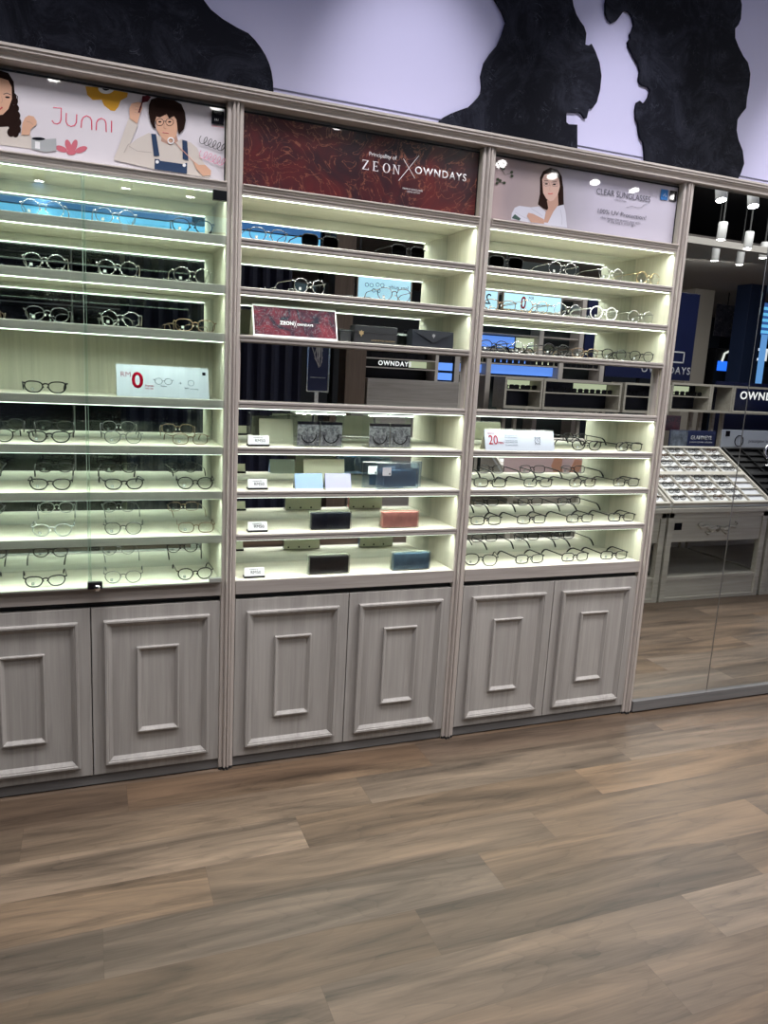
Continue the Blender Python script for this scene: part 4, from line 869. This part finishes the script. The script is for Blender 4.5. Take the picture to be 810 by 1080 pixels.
# --- display tables with sloping trays
TW = wood('table_cream_oak', (.36,.335,.29), (.50,.47,.415), 'x', scale=.7)
def mini():
    bm = NB()
    for s in (-1,1): tube(bm, [(s*.033+.026*math.cos(a), 0, .024+.020*math.sin(a)) for a in [2*PI*j/12 for j in range(12)]], .0026, 4, True)
    tube(bm, [(-.008,0,.028),(.008,0,.028)], .0026, 4); tube(bm, [(-.058,0,.032),(.050,.008,.026)], .0024, 4); tube(bm, [(.058,0,.032),(-.050,.010,.022)], .0024, 4)
    return bm
mini_protos = None
def table(x0, idx, lab, dark=False):
    W_ = 1.0; x1 = x0+W_-.012; yf = -1.53; yb = -2.42
    t = thing('display_table', lab, 'display table', ((x0+x1)/2, yf, 0), 0, 'display tables with frame trays')
    for (lx, ly) in ((x0,yf-.05),(x1-.05,yf-.05),(x0,yb),(x1-.05,yb)): wobj('leg', box(NB(), lx, lx+.05, ly, ly+.05, 0, .70, .003), TW, t)
    a = wobj('drawer_front', box(NB(), x0+.05, x1-.05, yf-.03, yf-.012, .465, .655, .003), TW, t)
    bm = NB(); cx = (x0+x1)/2
    for s in (-1,1):
        tube(bm, [(cx+s*.02, yf-.008, .57),(cx+s*.07, yf-.004,.555),(cx+s*.12,yf-.004,.585),(cx+s*.17,yf-.004,.575),(cx+s*.20,yf-.006,.60),(cx+s*.17,yf-.008,.615)], [.014,.016,.014,.013,.010,.006], 6)
        tube(bm, [(cx+s*.05,yf-.006,.545),(cx+s*.09,yf-.006,.525),(cx+s*.12,yf-.006,.54)], [.01,.012,.006], 6)
    lathe(bm, [(.002,-.008),(.022,-.004),(.026,0)], (cx,yf-.006,.565), 'y', 14); wobj('carved_scroll', bm, TW, a, True)
    wobj('black_label', box(NB(), x0+.07, x0+.14, yf-.013, yf-.010, .56, .615), INKB, a)
    wobj('top_rail', box(NB(), x0, x1, yf-.05, yf, .655, .70, .002), TW, t); wobj('lower_shelf', box(NB(), x0+.01, x1-.01, yb, yf-.008, .165, .195, .003), TW, t); wobj('kick_panel', box(NB(), x0+.05, x1-.05, yf-.03, yf-.015, .03, .165, .002), TW, t); wobj('skirting', box(NB(), x0+.045, x1-.045, yf-.035, yf-.004, .0, .03, .002), TW, t)
    wobj('back_panel', box(NB(), x0+.02, x1-.02, yb, yb+.02, .03, .70), TW, t)
    wobj('tabletop', box(NB(), x0-.004, x1+.004, yb-.02, yf+.035, .70, .735, .004), TW, t)
    # sloping tray
    y0, z0, y1, z1 = yf+.005, .737, yf-.62, 1.10
    sl = math.hypot(y1-y0, z1-z0); ang = math.atan2(z1-z0, y0-y1)
    M = Matrix.Translation((x0, y0, z0)) @ Matrix.Rotation(-ang, 4, 'X') @ Matrix.Rotation(0,4,'Z')
    def T(bm): bmesh.ops.transform(bm, matrix=M, verts=bm.verts[:]); return bm
    tray = wobj('tray_base', T(box(NB(), 0, x1-x0, -sl, 0, 0, .02)), mat('tray_white',(.70,.71,.72),.5) if not dark else BLACK, t)
    bm = NB(); box(bm, 0,.02,-sl,0,.02,.045); box(bm, x1-x0-.02,x1-x0,-sl,0,.02,.045); box(bm, .02,x1-x0-.02,-.02,0,.02,.045); box(bm, .02,x1-x0-.02,-sl,-sl+.02,.02,.045); box(bm, .02,x1-x0-.02,-sl/2-.02,-sl/2+.02,.02,.045)
    nx, ny = 5, 4; cw = (x1-x0-.04)/nx; g = []
    for half in (0,1):
        ya, yb2 = (-sl/2+.02, -.02) if half==0 else (-sl+.02, -sl/2-.02); ch = (yb2-ya)/ny
        for i in range(1,nx): box(bm, .02+i*cw-.004, .02+i*cw+.004, ya, yb2, .02, .038)
        for j in range(1,ny): box(bm, .02, x1-x0-.02, ya+j*ch-.004, ya+j*ch+.004, .02, .036)
        for i in range(nx):
            for j in range(ny): g.append((.02+(i+.5)*cw, ya+(j+.5)*ch, half, i, j))
    wobj('tray_dividers', T(bm), TW if not dark else BLACKM, tray)
    wobj('tray_support', prism_x(NB(), [(y0-.02,.736),(y1,.736),(y1,z1-.01)], x0+.01, x1-.01), TW, t)
    pn = wobj('price_panel', T(box(NB(), x1-x0-.02-cw+.006, x1-x0-.026, -sl/2+.026, -.026, .0202, .0215)), WHITE, tray) if not dark else None
    return t, M, g, cw
def fill(tb, keep, idx):
    global mini_protos
    t, M, g, cw = tb
    if mini_protos is None:
        mini_protos = []
        for m_ in (BLACK, BLACK, TORT, mat('grey_acetate',(.10,.10,.11),.4)):
            o = obj('tray_eyeglasses', mini(), m_); mini_protos.append(o)
    for n,(gx,gy,half,gi,gj) in enumerate(g):
        if not keep(gx,gy,half): continue
        o = random.choice(mini_protos)
        c = o.copy(); COL.objects.link(c)
        p = M @ Vector((gx + random.uniform(-.01,.01), gy, .0215)); c.location = p; c.rotation_euler = (-.42, 0, random.uniform(-.1,.1)+PI)
        c.scale=(.95,.95,.95)
        tag(c, f'folded eyeglasses in the {["lower","upper"][half]} half of the {["left","middle","right"][idx]} tray, {["back","second","third","front"][gj]} row, {names[gi]} column', 'eyeglasses', f'eyeglasses in the tray of the {["left","middle","right"][idx]} display table')
tb0 = table(2.53, 0, 'cream display table with a sloping tray, leftmost of the row facing the mirrors')
tb1 = table(3.54, 1, 'cream display table with carved drawer and full white tray, middle of its row')
tb2 = table(4.56, 2, 'cream display table with a dark tray and ring mirror, right of the carved one', dark=True)
fill(tb0, lambda x,y,h: x>.55, 0)
fill(tb1, lambda x,y,h: not (x>.78 and (h==0)) , 1)
for o in mini_protos: bpy.data.objects.remove(o)
def ringlamp():
    t = thing('ring_mirror', 'round chrome ring mirror standing on the dark tray', 'mirror', (4.86,-1.90,1.018))
    bm = tube(NB(), [(.055*math.cos(a), 0, .11+.055*math.sin(a)) for a in [2*PI*j/24 for j in range(24)]], .012, 8, True); obj('ring', bm, CHROME, t, True)
    bm = tube(NB(), [(0,0,.05),(0,0,-.01)], .007, 8); lathe(bm, [(.04,-.012),(.04,-.004),(.01,0)], (0,0,0), 'z', 16); obj('stand', bm, CHROME, t, True)
ringlamp()
# counter signs behind the trays
def board(name, lab, cat, x0,x1,y,z0,z1, m_, th=.01, depth_frame=None):
    t = thing(name, lab, cat, ((x0+x1)/2,y,z0)); wobj('face_panel', box(NB(), x0,x1,y-th,y,z0,z1,.001), m_, t)
    if depth_frame:
        bm = NB(); f=.012; box(bm, x0-f,x1+f,y-th-.004,y+.006,z1,z1+f); box(bm, x0-f,x1+f,y-th-.004,y+.006,z0-f,z0); box(bm, x0-f,x0,y-th-.004,y+.006,z0,z1); box(bm, x1,x1+f,y-th-.004,y+.006,z0,z1); wobj('frame', bm, depth_frame, t)
    return t
# the signs' faces look towards +y (the mirrors); text is reversed once by the mirror, so it is laid out to read in the photo
def mtext(par, s, x, y, z, w, m_, **k):     # lettering on a face looking towards +y
    bm = text_bm(s, w=w, x=x, y=y+.0015, z=z, thick=.0008, **k); return wobj('lettering', bm, m_, par)
NAVYP = mat('navy_print', (.02,.03,.10), .4)
t = board('counter_sign', 'navy and grey counter sign behind the middle sloping tray', 'sign', 4.32,4.84,-2.5,1.085,1.245, NAVYP)
wobj('grey_picture', box(NB(), 4.325,4.52,-2.4995,-2.4975,1.09,1.24), mat('grey_blue_picture',(.16,.19,.24),.5, var=.6, vscale=18), t)
mtext(t,'GLAMMEYE',4.56,-2.5,1.165,.24,WHITE,bold=.01); mtext(t,'premium eyewear collection',4.55,-2.5,1.13,.26,WHITE)
wobj('easel_foot', box(NB(), 4.4,4.76,-2.53,-2.49,1.05,1.085), TW, t)
wobj('easel_post', box(NB(), 4.54,4.62,-2.53,-2.49,.0,1.05), TW, t)
t = board('counter_sign', 'long pale blue counter sign with a round lens drawing behind the dark tray', 'sign', 4.92,6.1,-2.5,1.07,1.26, MATS['sign_white_blue'])
wobj('lens_drawing', tube(NB(), [(5.13+.05*math.cos(a), -2.4975, 1.16+.05*math.sin(a)) for a in [2*PI*j/20 for j in range(20)]], .004, 5, True), INKB, t)
wobj('black_label', box(NB(), 4.96,5.01,-2.4995,-2.4975,1.20,1.25), INKB, t); mtext(t,'prescription lenses with every frame',5.25,-2.5,1.14,.6,GREYI)
wobj('easel_foot', box(NB(), 5.1,5.9,-2.53,-2.49,1.03,1.07), TW, t); wobj('easel_post', box(NB(), 5.5,5.58,-2.53,-2.49,.0,1.03), TW, t)
t = board('counter_sign', 'small dark red picture sign standing behind the navy counter sign', 'sign', 4.25,4.65,-2.75,1.22,1.36, marble_print('dark_red_picture', (.08,.02,.03),(.02,.02,.03),(.25,.10,.08),12))
wobj('easel_post', box(NB(), 4.42,4.48,-2.78,-2.762,.0,1.22), TW, t)

# --- rear display run at y = -4.2
BLUE = mat('blue_light_panel', (.10,.25,.8), .5, emit=(.13,.30,.85), est=1.0)
CYAN = mat('cyan_light_panel', (.2,.6,.9), .5, emit=(.17,.58,.95), est=1.0)
DCYAN = mat('soft_cyan_panel', (.1,.3,.4), .5, emit=(.13,.38,.52), est=.8); DBLUE = mat('deep_blue_light_panel', (.05,.12,.35), .5, emit=(.05,.14,.42), est=.8)
WARM = mat('warm_lit_shelf', (.8,.85,.6), .5, emit=(.62,.68,.46), est=.7)
NAVY = mat('navy_curtain_cloth', (.006,.008,.03), .7)
pts = []
n = 60
bm = NB(); a_ = []; b_ = []
for k in range(n+1):
    x = -.15+1.56*k/n; y = -4.25+.02*math.sin(k*1.3); a_.append(bm.verts.new((x,y,.01))); b_.append(bm.verts.new((x,y,2.74)))
for k in range(n): bm.faces.new((a_[k],a_[k+1],b_[k+1],b_[k]))
o = obj('navy_curtain', bm, NAVY); sm = o.modifiers.new('thick','SOLIDIFY'); sm.thickness=.01; tag(o, 'floor-length navy curtain at the rear of the shop, seen in the middle mirror', 'curtain')
t = board('framed_banner', 'tall navy banner in a clear frame beside the rear curtain', 'banner', 1.47,1.67,-4.2,1.40,2.25, mat('navy_banner_print',(.01,.015,.06),.3), .02, CHROME)
bm = NB()
for k in range(26): tube(bm, [(1.57+random.gauss(0,.025),-4.197,random.uniform(1.62,1.95)),(1.57+random.gauss(0,.02),-4.197,random.uniform(1.62,2.1))], .004, 4)
wobj('sprayed_ornament', bm, mat('pale_foil',(.5,.48,.5),.4), t); wobj('lettering', text_bm('EYEWEAR COLLECTION', w=.15, x=1.495, y=-4.1975, z=1.52), WHITE, t)
wobj('post', box(NB(), 1.55,1.59,-4.24,-4.222,0,2.24), CHROME, t)
tag(obj('wooden_pillar', box(NB(), 1.84,2.05,-4.4,-4.18,0,3.3,.004), wood('brown_pillar_wood', (.10,.07,.055), (.17,.12,.095), 'z')), 'dark brown wooden pillar beside the rear banner', 'pillar')
# open display units; each: x0,x1, z0,z1 with a panel colour and a row of glasses
def unit(lab, x0, x1, z0, z1, shelves, back, post=None, lit=None, y=-4.2, dep=.25, name='display_unit', frame=None):
    fm = frame or TW
    t = thing(name, lab, 'display unit', ((x0+x1)/2,y,z0)); f=.025
    bm = NB(); box(bm, x0,x1,y-dep,y,z1-f,z1); box(bm, x0,x1,y-dep,y,z0,z0+f); box(bm, x0,x0+f,y-dep,y,z0+f,z1-f); box(bm, x1-f,x1,y-dep,y,z0+f,z1-f); wobj('frame', bm, fm, t)
    if back: wobj('back_panel', box(NB(), x0+f,x1-f,y-dep,y-dep+.01,z0+f,z1-f), back, t)
    for s_ in shelves: wobj('shelf', box(NB(), x0+f,x1-f,y-dep+.012,y-.01,s_-.012,s_), fm, t)
    if lit: wobj('lit_back', box(NB(), lit[0],lit[1],y-dep+.012,y-dep+.02,lit[2],lit[3]), WARM, t)
    if z0 > .05: 
        bm = NB(); box(bm, x0+.05,x0+.09,y-dep+.02,y-dep+.06,0,z0); box(bm, x1-.09,x1-.05,y-dep+.02,y-dep+.06,0,z0); wobj('posts', bm, fm, t)
    return t
DK = mat('dark_navy_back', (.008,.01,.025), .4)
U = [unit('low cream framed sunglasses shelf at the rear, left one with a lit half', 3.63,4.10,1.30,1.63,[1.50],DK,lit=(3.66,4.07,1.51,1.60)),
     unit('long cream framed sunglasses shelf at the rear with navy back', 4.11,5.14,1.30,1.63,[1.49],DK,lit=(4.65,5.1,1.50,1.60)),
     unit('cream framed sunglasses shelf at the rear, third from the left', 5.18,5.78,1.30,1.64,[1.49],DK),
     unit('cream framed sunglasses shelf at the rear with a lit compartment, seen in the tall mirror', 5.79,6.38,1.34,1.67,[1.52],DK,lit=(5.83,6.25,1.53,1.63)),
     unit('empty cream framed shelf at the rear, fifth from the left', 6.385,6.72,1.34,1.67,[],DK),
     unit('wide empty cream framed shelf at the rear, the furthest right', 6.73,7.9,1.34,1.67,[],None)]
bx_ = NB(); box(bx_, 0,1,0,1,0,1); bx_.free()
sunp = None
def rear_sun(x, z, grp, m_=None, sc=1.1, y=-4.28):
    global sunp
    if sunp is None:
        bm = NB()
        for s in (-1,1): prism_y(bm, [(s*.036+a, .026+b) for a,b in lens_outline('square',.058,.044,14)], -.002, .002)
        tube(bm, [(-.01,0,.036),(.01,0,.036)], .003, 4)
        for s in (-1,1): tube(bm, [(s*.066,0,.036),(s*.066,-.065,.034)], .002, 4)
        sunp = obj('sunglasses', bm, BLACK)
        o = sunp
    else:
        o = sunp.copy(); COL.objects.link(o)
    o.location = (x,y,z+.001); o.scale=(sc,)*3
    tag(o, grp[0], 'sunglasses', grp[1])
for xs,z,g in (([3.72,3.86,4.0],1.50,'left'),([4.2,4.36,4.52,4.68,4.84,5.0],1.49,'long'),([5.28,5.44,5.6],1.49,'third'),([5.9,6.06,6.24],1.52,'lit')):
    for xi,x in enumerate(xs): rear_sun(x, z, (f'black sunglasses on the {g} cream framed rear shelf, {names[xi]} from the left', f'sunglasses on the {g} rear shelf'))
# upper shelves with blue light panels above the low frames
t = thing('display_unit', 'tall rear display unit of grey wood with blue light panels and lit shelves', 'display unit', (4.4,-4.75,0))
bm = NB()
for x in (3.27,3.66,4.60,5.17): box(bm, x-.03,x+.03,-4.85,-4.64,0,2.62)
wobj('uprights', bm, TRIM, t)
for (x0,x1,z0,z1,m_) in ((3.30,3.63,1.66,1.75,BLUE),(3.69,4.57,1.66,1.76,BLUE),(3.30,3.42,1.79,1.84,BLUE),(3.69,4.25,1.79,1.84,BLUE),(3.45,3.62,1.79,1.86,WARM),(4.32,4.57,1.79,1.86,WARM),(3.30,3.63,1.97,2.10,WARM),(3.75,4.30,1.97,2.10,BLUE),(4.33,4.57,1.97,2.10,WARM)):
    wobj('light_panel', box(NB(), x0,x1,-4.78,-4.76,z0,z1), m_, t)
for z_ in (1.64,1.775,1.95,2.13,2.32,2.60): wobj('shelf', box(NB(), 3.24,5.20,-4.84,-4.66,z_-.012,z_), TRIMX, t)
wobj('back_panel', box(NB(), 3.24,5.20,-4.90,-4.87,0,3.0), mat('dark_green_grey', (.03,.04,.04), .6), t)
for k in range(14):
    rear_sun(3.36+.155*(k%12 if k<12 else k-12), 1.775 if k<12 else 1.95, (f'dark sunglasses on the tall rear display unit, {(names+["fourteenth"])[k]} from the left','sunglasses on the tall rear unit'), y=-4.675)
# light-box posters
def lightbox(lab, x0,x1,z0,z1, sign=None):
    t = board('lightbox', lab, 'light box', x0,x1,-4.3,z0,z1, mat('pale_blue_lightbox', (.5,.7,.8), .4, emit=(.36,.66,.80), est=.95), .03, TW)
    if sign=='zero':
        wobj('red_zero', text_bm('RM0', w=.17, h=.12, x=x0+.12, y=-4.2985, z=z0+.02, bold=.01, flip=True) if False else text_bm('0', w=.07, h=.14, x=x0+.22, y=-4.2985, z=z0+.01, bold=.015), RED, t)
        wobj('lettering', merge(text_bm('RM', w=.06, x=x0+.32, y=-4.2985, z=z0+.12, flip=True), text_bm('frames and lens set', w=.30, x=x0+.36, y=-4.2985, z=z0+.06, flip=True)), GREYI, t)
    if sign=='two': wobj('lettering', text_bm('2', w=.07, x=x0+.06, y=-4.2985, z=z0+.05, flip=True), INKB, t)
    if sign=='glasses':
        bm = NB()
        for (px_,pz_) in ((.12,.13),(.2,.08),(.24,.14)):
            for s in (-1,1): tube(bm, [(x0+px_+s*.026+.02*math.cos(a), -4.2985, z0+pz_+.018*math.sin(a)) for a in [2*PI*j/10 for j in range(10)]], .0025, 4, True)
        wobj('glasses_drawing', bm, INKB, t); wobj('lettering', text_bm('lens guide', w=.22, x=x0+.34, y=-4.2985, z=z0+.1, flip=True), GREYI, t)
    wobj('hanger', box(NB(), x0+.01,x0+.03,-4.34,-4.335,z1,3.3), BLACKM, t)
    return t
lightbox('pale blue light box with small glasses drawings above the rear shelves, leftmost', 2.13,2.72,2.36,2.57,'glasses')
lightbox('pale blue light box with a large 2 at the rear', 3.56,3.77,2.36,2.55,'two')
lightbox('pale blue light box with a red 0 at the rear, rightmost', 3.85,4.60,2.38,2.55,'zero')
# shop-front sign fascia above left
t = board('fascia_sign', 'long cyan light sign above the rear entrance', 'sign', -2.1,1.75,-4.45,2.70,2.905, CYAN, .06, BLACKM)
wobj('blue_band', box(NB(), -2.1,1.75,-4.51,-4.45,2.918,3.12), mat('mid_blue_panel',(.05,.15,.35),.5,emit=(.05,.16,.40),est=.8), t)
wobj('post', box(NB(), -2.16,-2.12,-4.51,-4.45,0,3.3), BLACKM, t); wobj('post', box(NB(), 1.765,1.80,-4.51,-4.45,0,3.3), BLACKM, t)
# rear unit with brand lettering
t = thing('display_unit', 'grey rear display unit with white brand lettering on a black shelf', 'display unit', (2.6,-4.3,0))
wobj('back_panel', box(NB(), 2.08,3.14,-4.55,-4.52,0,1.9), BLACK, t)
wobj('counter', box(NB(), 2.08,3.16,-4.50,-4.20,0,1.545,.004), OAKX, t)
for z_ in (1.66,1.75,1.86): wobj('shelf', box(NB(), 2.08,2.85,-4.52,-4.30,z_-.012,z_), TRIMX, t)
wobj('upright', box(NB(), 2.85,2.885,-4.52,-4.30,1.546,1.9), TRIM, t)
wobj('lit_niche', box(NB(), 2.64,2.84,-4.51,-4.50,1.67,1.735), WARM, t)
wobj('light_panel', box(NB(), 2.89,3.14,-4.50,-4.49,1.56,1.635), BLUE, t); wobj('light_panel', box(NB(), 2.89,3.14,-4.50,-4.49,1.66,1.74), BLUE, t)
wobj('lettering', text_bm('OWNDAYS', w=.36, x=2.22, y=-4.299, z=1.676, bold=.03, spacing=1.2), mat('white_sign_letters',(.9,.9,.9),.4,emit=(1,1,1),est=.8), t)
for k in range(5): rear_sun(2.16+.13*k, 1.751, (f'dark sunglasses above the brand lettering of the grey unit, {names[k]} from the left','sunglasses on the grey rear unit'), y=-4.36)
# brand panel on the navy wall, glass partition, pillars beyond
t = board('navy_sign', 'tall navy panel with a white outlined rectangle and brand lettering', 'sign', 5.30,6.54,-4.75,1.70,2.75, MATS['navy_banner_print'], .02)
wobj('lettering', text_bm('OWNDAYS', w=.70, x=5.83, y=-4.7488, z=1.775, bold=.01, spacing=1.2), WHITE, t)
bm = NB(); x0,x1,z0,z1=5.98,6.41,1.91,2.05; r_=.016
for (a,b,c,d) in ((x0,x1,z0,z0+r_),(x0,x1,z1-r_,z1),(x0,x0+r_,z0,z1),(x1-r_,x1,z0,z1)): box(bm,a,b,-4.749,-4.747,c,d)
wobj('outlined_rectangle', bm, WHITE, t); wobj('post', box(NB(), 5.8,5.84,-4.79,-4.772,0,1.70), BLACKM, t)
tag(obj('cyan_screen', box(NB(), 7.2,7.6,-6.0,-5.95,2.26,2.50,.004), DCYAN), 'cyan screen hanging beyond the brand panel', 'screen')
tag(obj('square_pillar', box(NB(), 9.42,9.86,-8.4,-8.0,0,3.32,.004), mat('taupe_plaster',(.42,.38,.33),.6)), 'pale taupe square pillar in the mall beyond the shop', 'pillar')
tag(obj('dark_pillar', box(NB(), 9.55,9.88,-7.2,-6.9,0,3.32,.004), mat('navy_panel_paint',(.012,.02,.05),.4)), 'narrow navy square pillar in the mall in front of the taupe one', 'pillar')
t = thing('information_kiosk', 'black kiosk with a blue screen under a white arch light in the mall', 'kiosk', (10.5,-8.2,0))
wobj('body', box(NB(), 10.15,10.85,-8.6,-8.1,0,2.35,.02), BLACK, t); wobj('blue_screen', box(NB(), 10.22,10.55,-8.1,-8.09,1.95,2.12), mat('bright_blue_screen',(.02,.1,.8),.4,emit=(.02,.16,1.0),est=1.4), t)
wobj('arch_light', tube(NB(), [(10.3,-8.08,2.12),(10.34,-8.08,2.26),(10.45,-8.08,2.31),(10.78,-8.08,2.30)], .02, 6), mat('soft_white_glow',(.8,.8,.75),.4,emit=(.8,.82,.75),est=1.0), t)
t = thing('menu_screen', 'tall striped blue menu screen at the far right of the mall', 'screen', (11.2,-7.6,0))
wobj('frame', box(NB(), 10.36,11.7,-7.66,-7.61,2.05,3.17), BLACK, t); wobj('display', box(NB(), 10.50,11.67,-7.61,-7.60,2.60,3.15), DBLUE, t)
bm = NB()
for k in range(5): box(bm, 10.54,11.6,-7.60,-7.597,2.63+k*.10,2.68+k*.10)
wobj('stripes', bm, CYAN, t); wobj('lettering', text_bm('HOT', w=.62, x=10.30, y=-7.60, z=2.15, bold=.03), MATS['white_sign_letters'], t); wobj('post', box(NB(), 11.2,11.26,-7.72,-7.665,0,3.1), BLACK, t)
t = board('brand_board', 'dark board with white brand lettering standing right of the rear shelves', 'sign', 6.98,8.6,-4.75,.85,1.72, MATS['navy_banner_print'], .02)
wobj('lettering', text_bm('OWNDAYS', w=.86, h=.105, x=7.40, y=-4.7488, z=1.505, bold=.02, spacing=1.15), MATS['white_sign_letters'], t); wobj('post', box(NB(), 7.5,7.54,-4.79,-4.772,0,.85), BLACKM, t)
bm = prism_y(NB(), [(10.59,.0),(10.73,.0),(10.69,2.6),(10.56,2.6)], -7.52,-7.50); tag(obj('light_column', bm, mat('pale_blue_column',(.2,.4,.7),.5,emit=(.15,.38,.80),est=.9)), 'slim glowing pale blue column in the mall before the menu screen', 'light column')
t = thing('film_poster', 'dark poster of small pale shapes hanging high in the mall', 'poster', (10.2,-8.0,2.55)); wobj('print', box(NB(), 9.95,10.55,-8.02,-8.0,2.55,3.1), marble_print('dark_mall_poster',(.02,.02,.035),(.006,.008,.015),(.35,.30,.32),5), t); wobj('hanger', box(NB(), 10.2,10.22,-8.03,-8.021,2.6,3.32), BLACKM, t)
# glass partition seen in the left mirrors
t = thing('glass_partition', 'dark glass partition with thin metal rails at the left rear of the shop', 'partition', (-1.8,-4.3,0))
wobj('dark_panel', box(NB(), -4.5,-.2,-4.36,-4.33,0,2.74), mat('black_glass',(.004,.006,.008),.1), t)
bm = NB()
for z_ in (2.05,2.42,2.70): box(bm, -4.5,-.2,-4.325,-4.31,z_,z_+.012)
for x_ in (-1.6,-.62): box(bm, x_,x_+.012,-4.329,-4.312,0,2.74)
wobj('metal_rails', bm, mat('dull_metal',(.35,.36,.36),.4,.6), t)
area('mall_fill_light', (7.1,-5.45,3.29), (7.3,-6.2,0), 1.6, .5, 110, (1,.96,.92))  # added fill to brighten the rear ceiling, hidden from the mirrors
area('mall_far_fill_light', (12.9,-8.5,3.28), (12.4,-8.5,0), 1.2, 3, 90, (.9,.95,1))  # added far fill, set outside what the mirrors show
t = board('counter_sign', 'pale pink picture sign with two hands on the front of the left tray', 'sign', 2.35,3.12,-1.44,.78,1.07, mat('pale_pink_print',(.62,.45,.46),.5), .012)
for k_,(hx,hz,an) in enumerate(((2.80,.99,.5),(2.98,.98,-.5))):
    bm = NB()
    for j in range(4): tube(bm, [(hx+.022*j-.033, -1.438, hz),(hx+.022*j-.033+an*.05, -1.438, hz-.05-.008*(j%2)),(hx+.022*j-.033+an*.07, -1.438, hz-.085)], [.011,.010,.007], 6, False, .2)
    prism_y(bm, [(hx-.045,hz-.005),(hx+.045,hz-.005),(hx+.05,hz+.05),(hx-.02,hz+.06)], -1.4395, -1.436)
    wobj('printed_hand', bm, mat('printed_skin',(.55,.27,.18),.5), t)
wobj('easel_post', box(NB(), 2.42,2.46,-1.475,-1.455,0,.80), TW, t)
wobj('easel_post', box(NB(), 3.02,3.06,-1.475,-1.455,0,.80), TW, t)
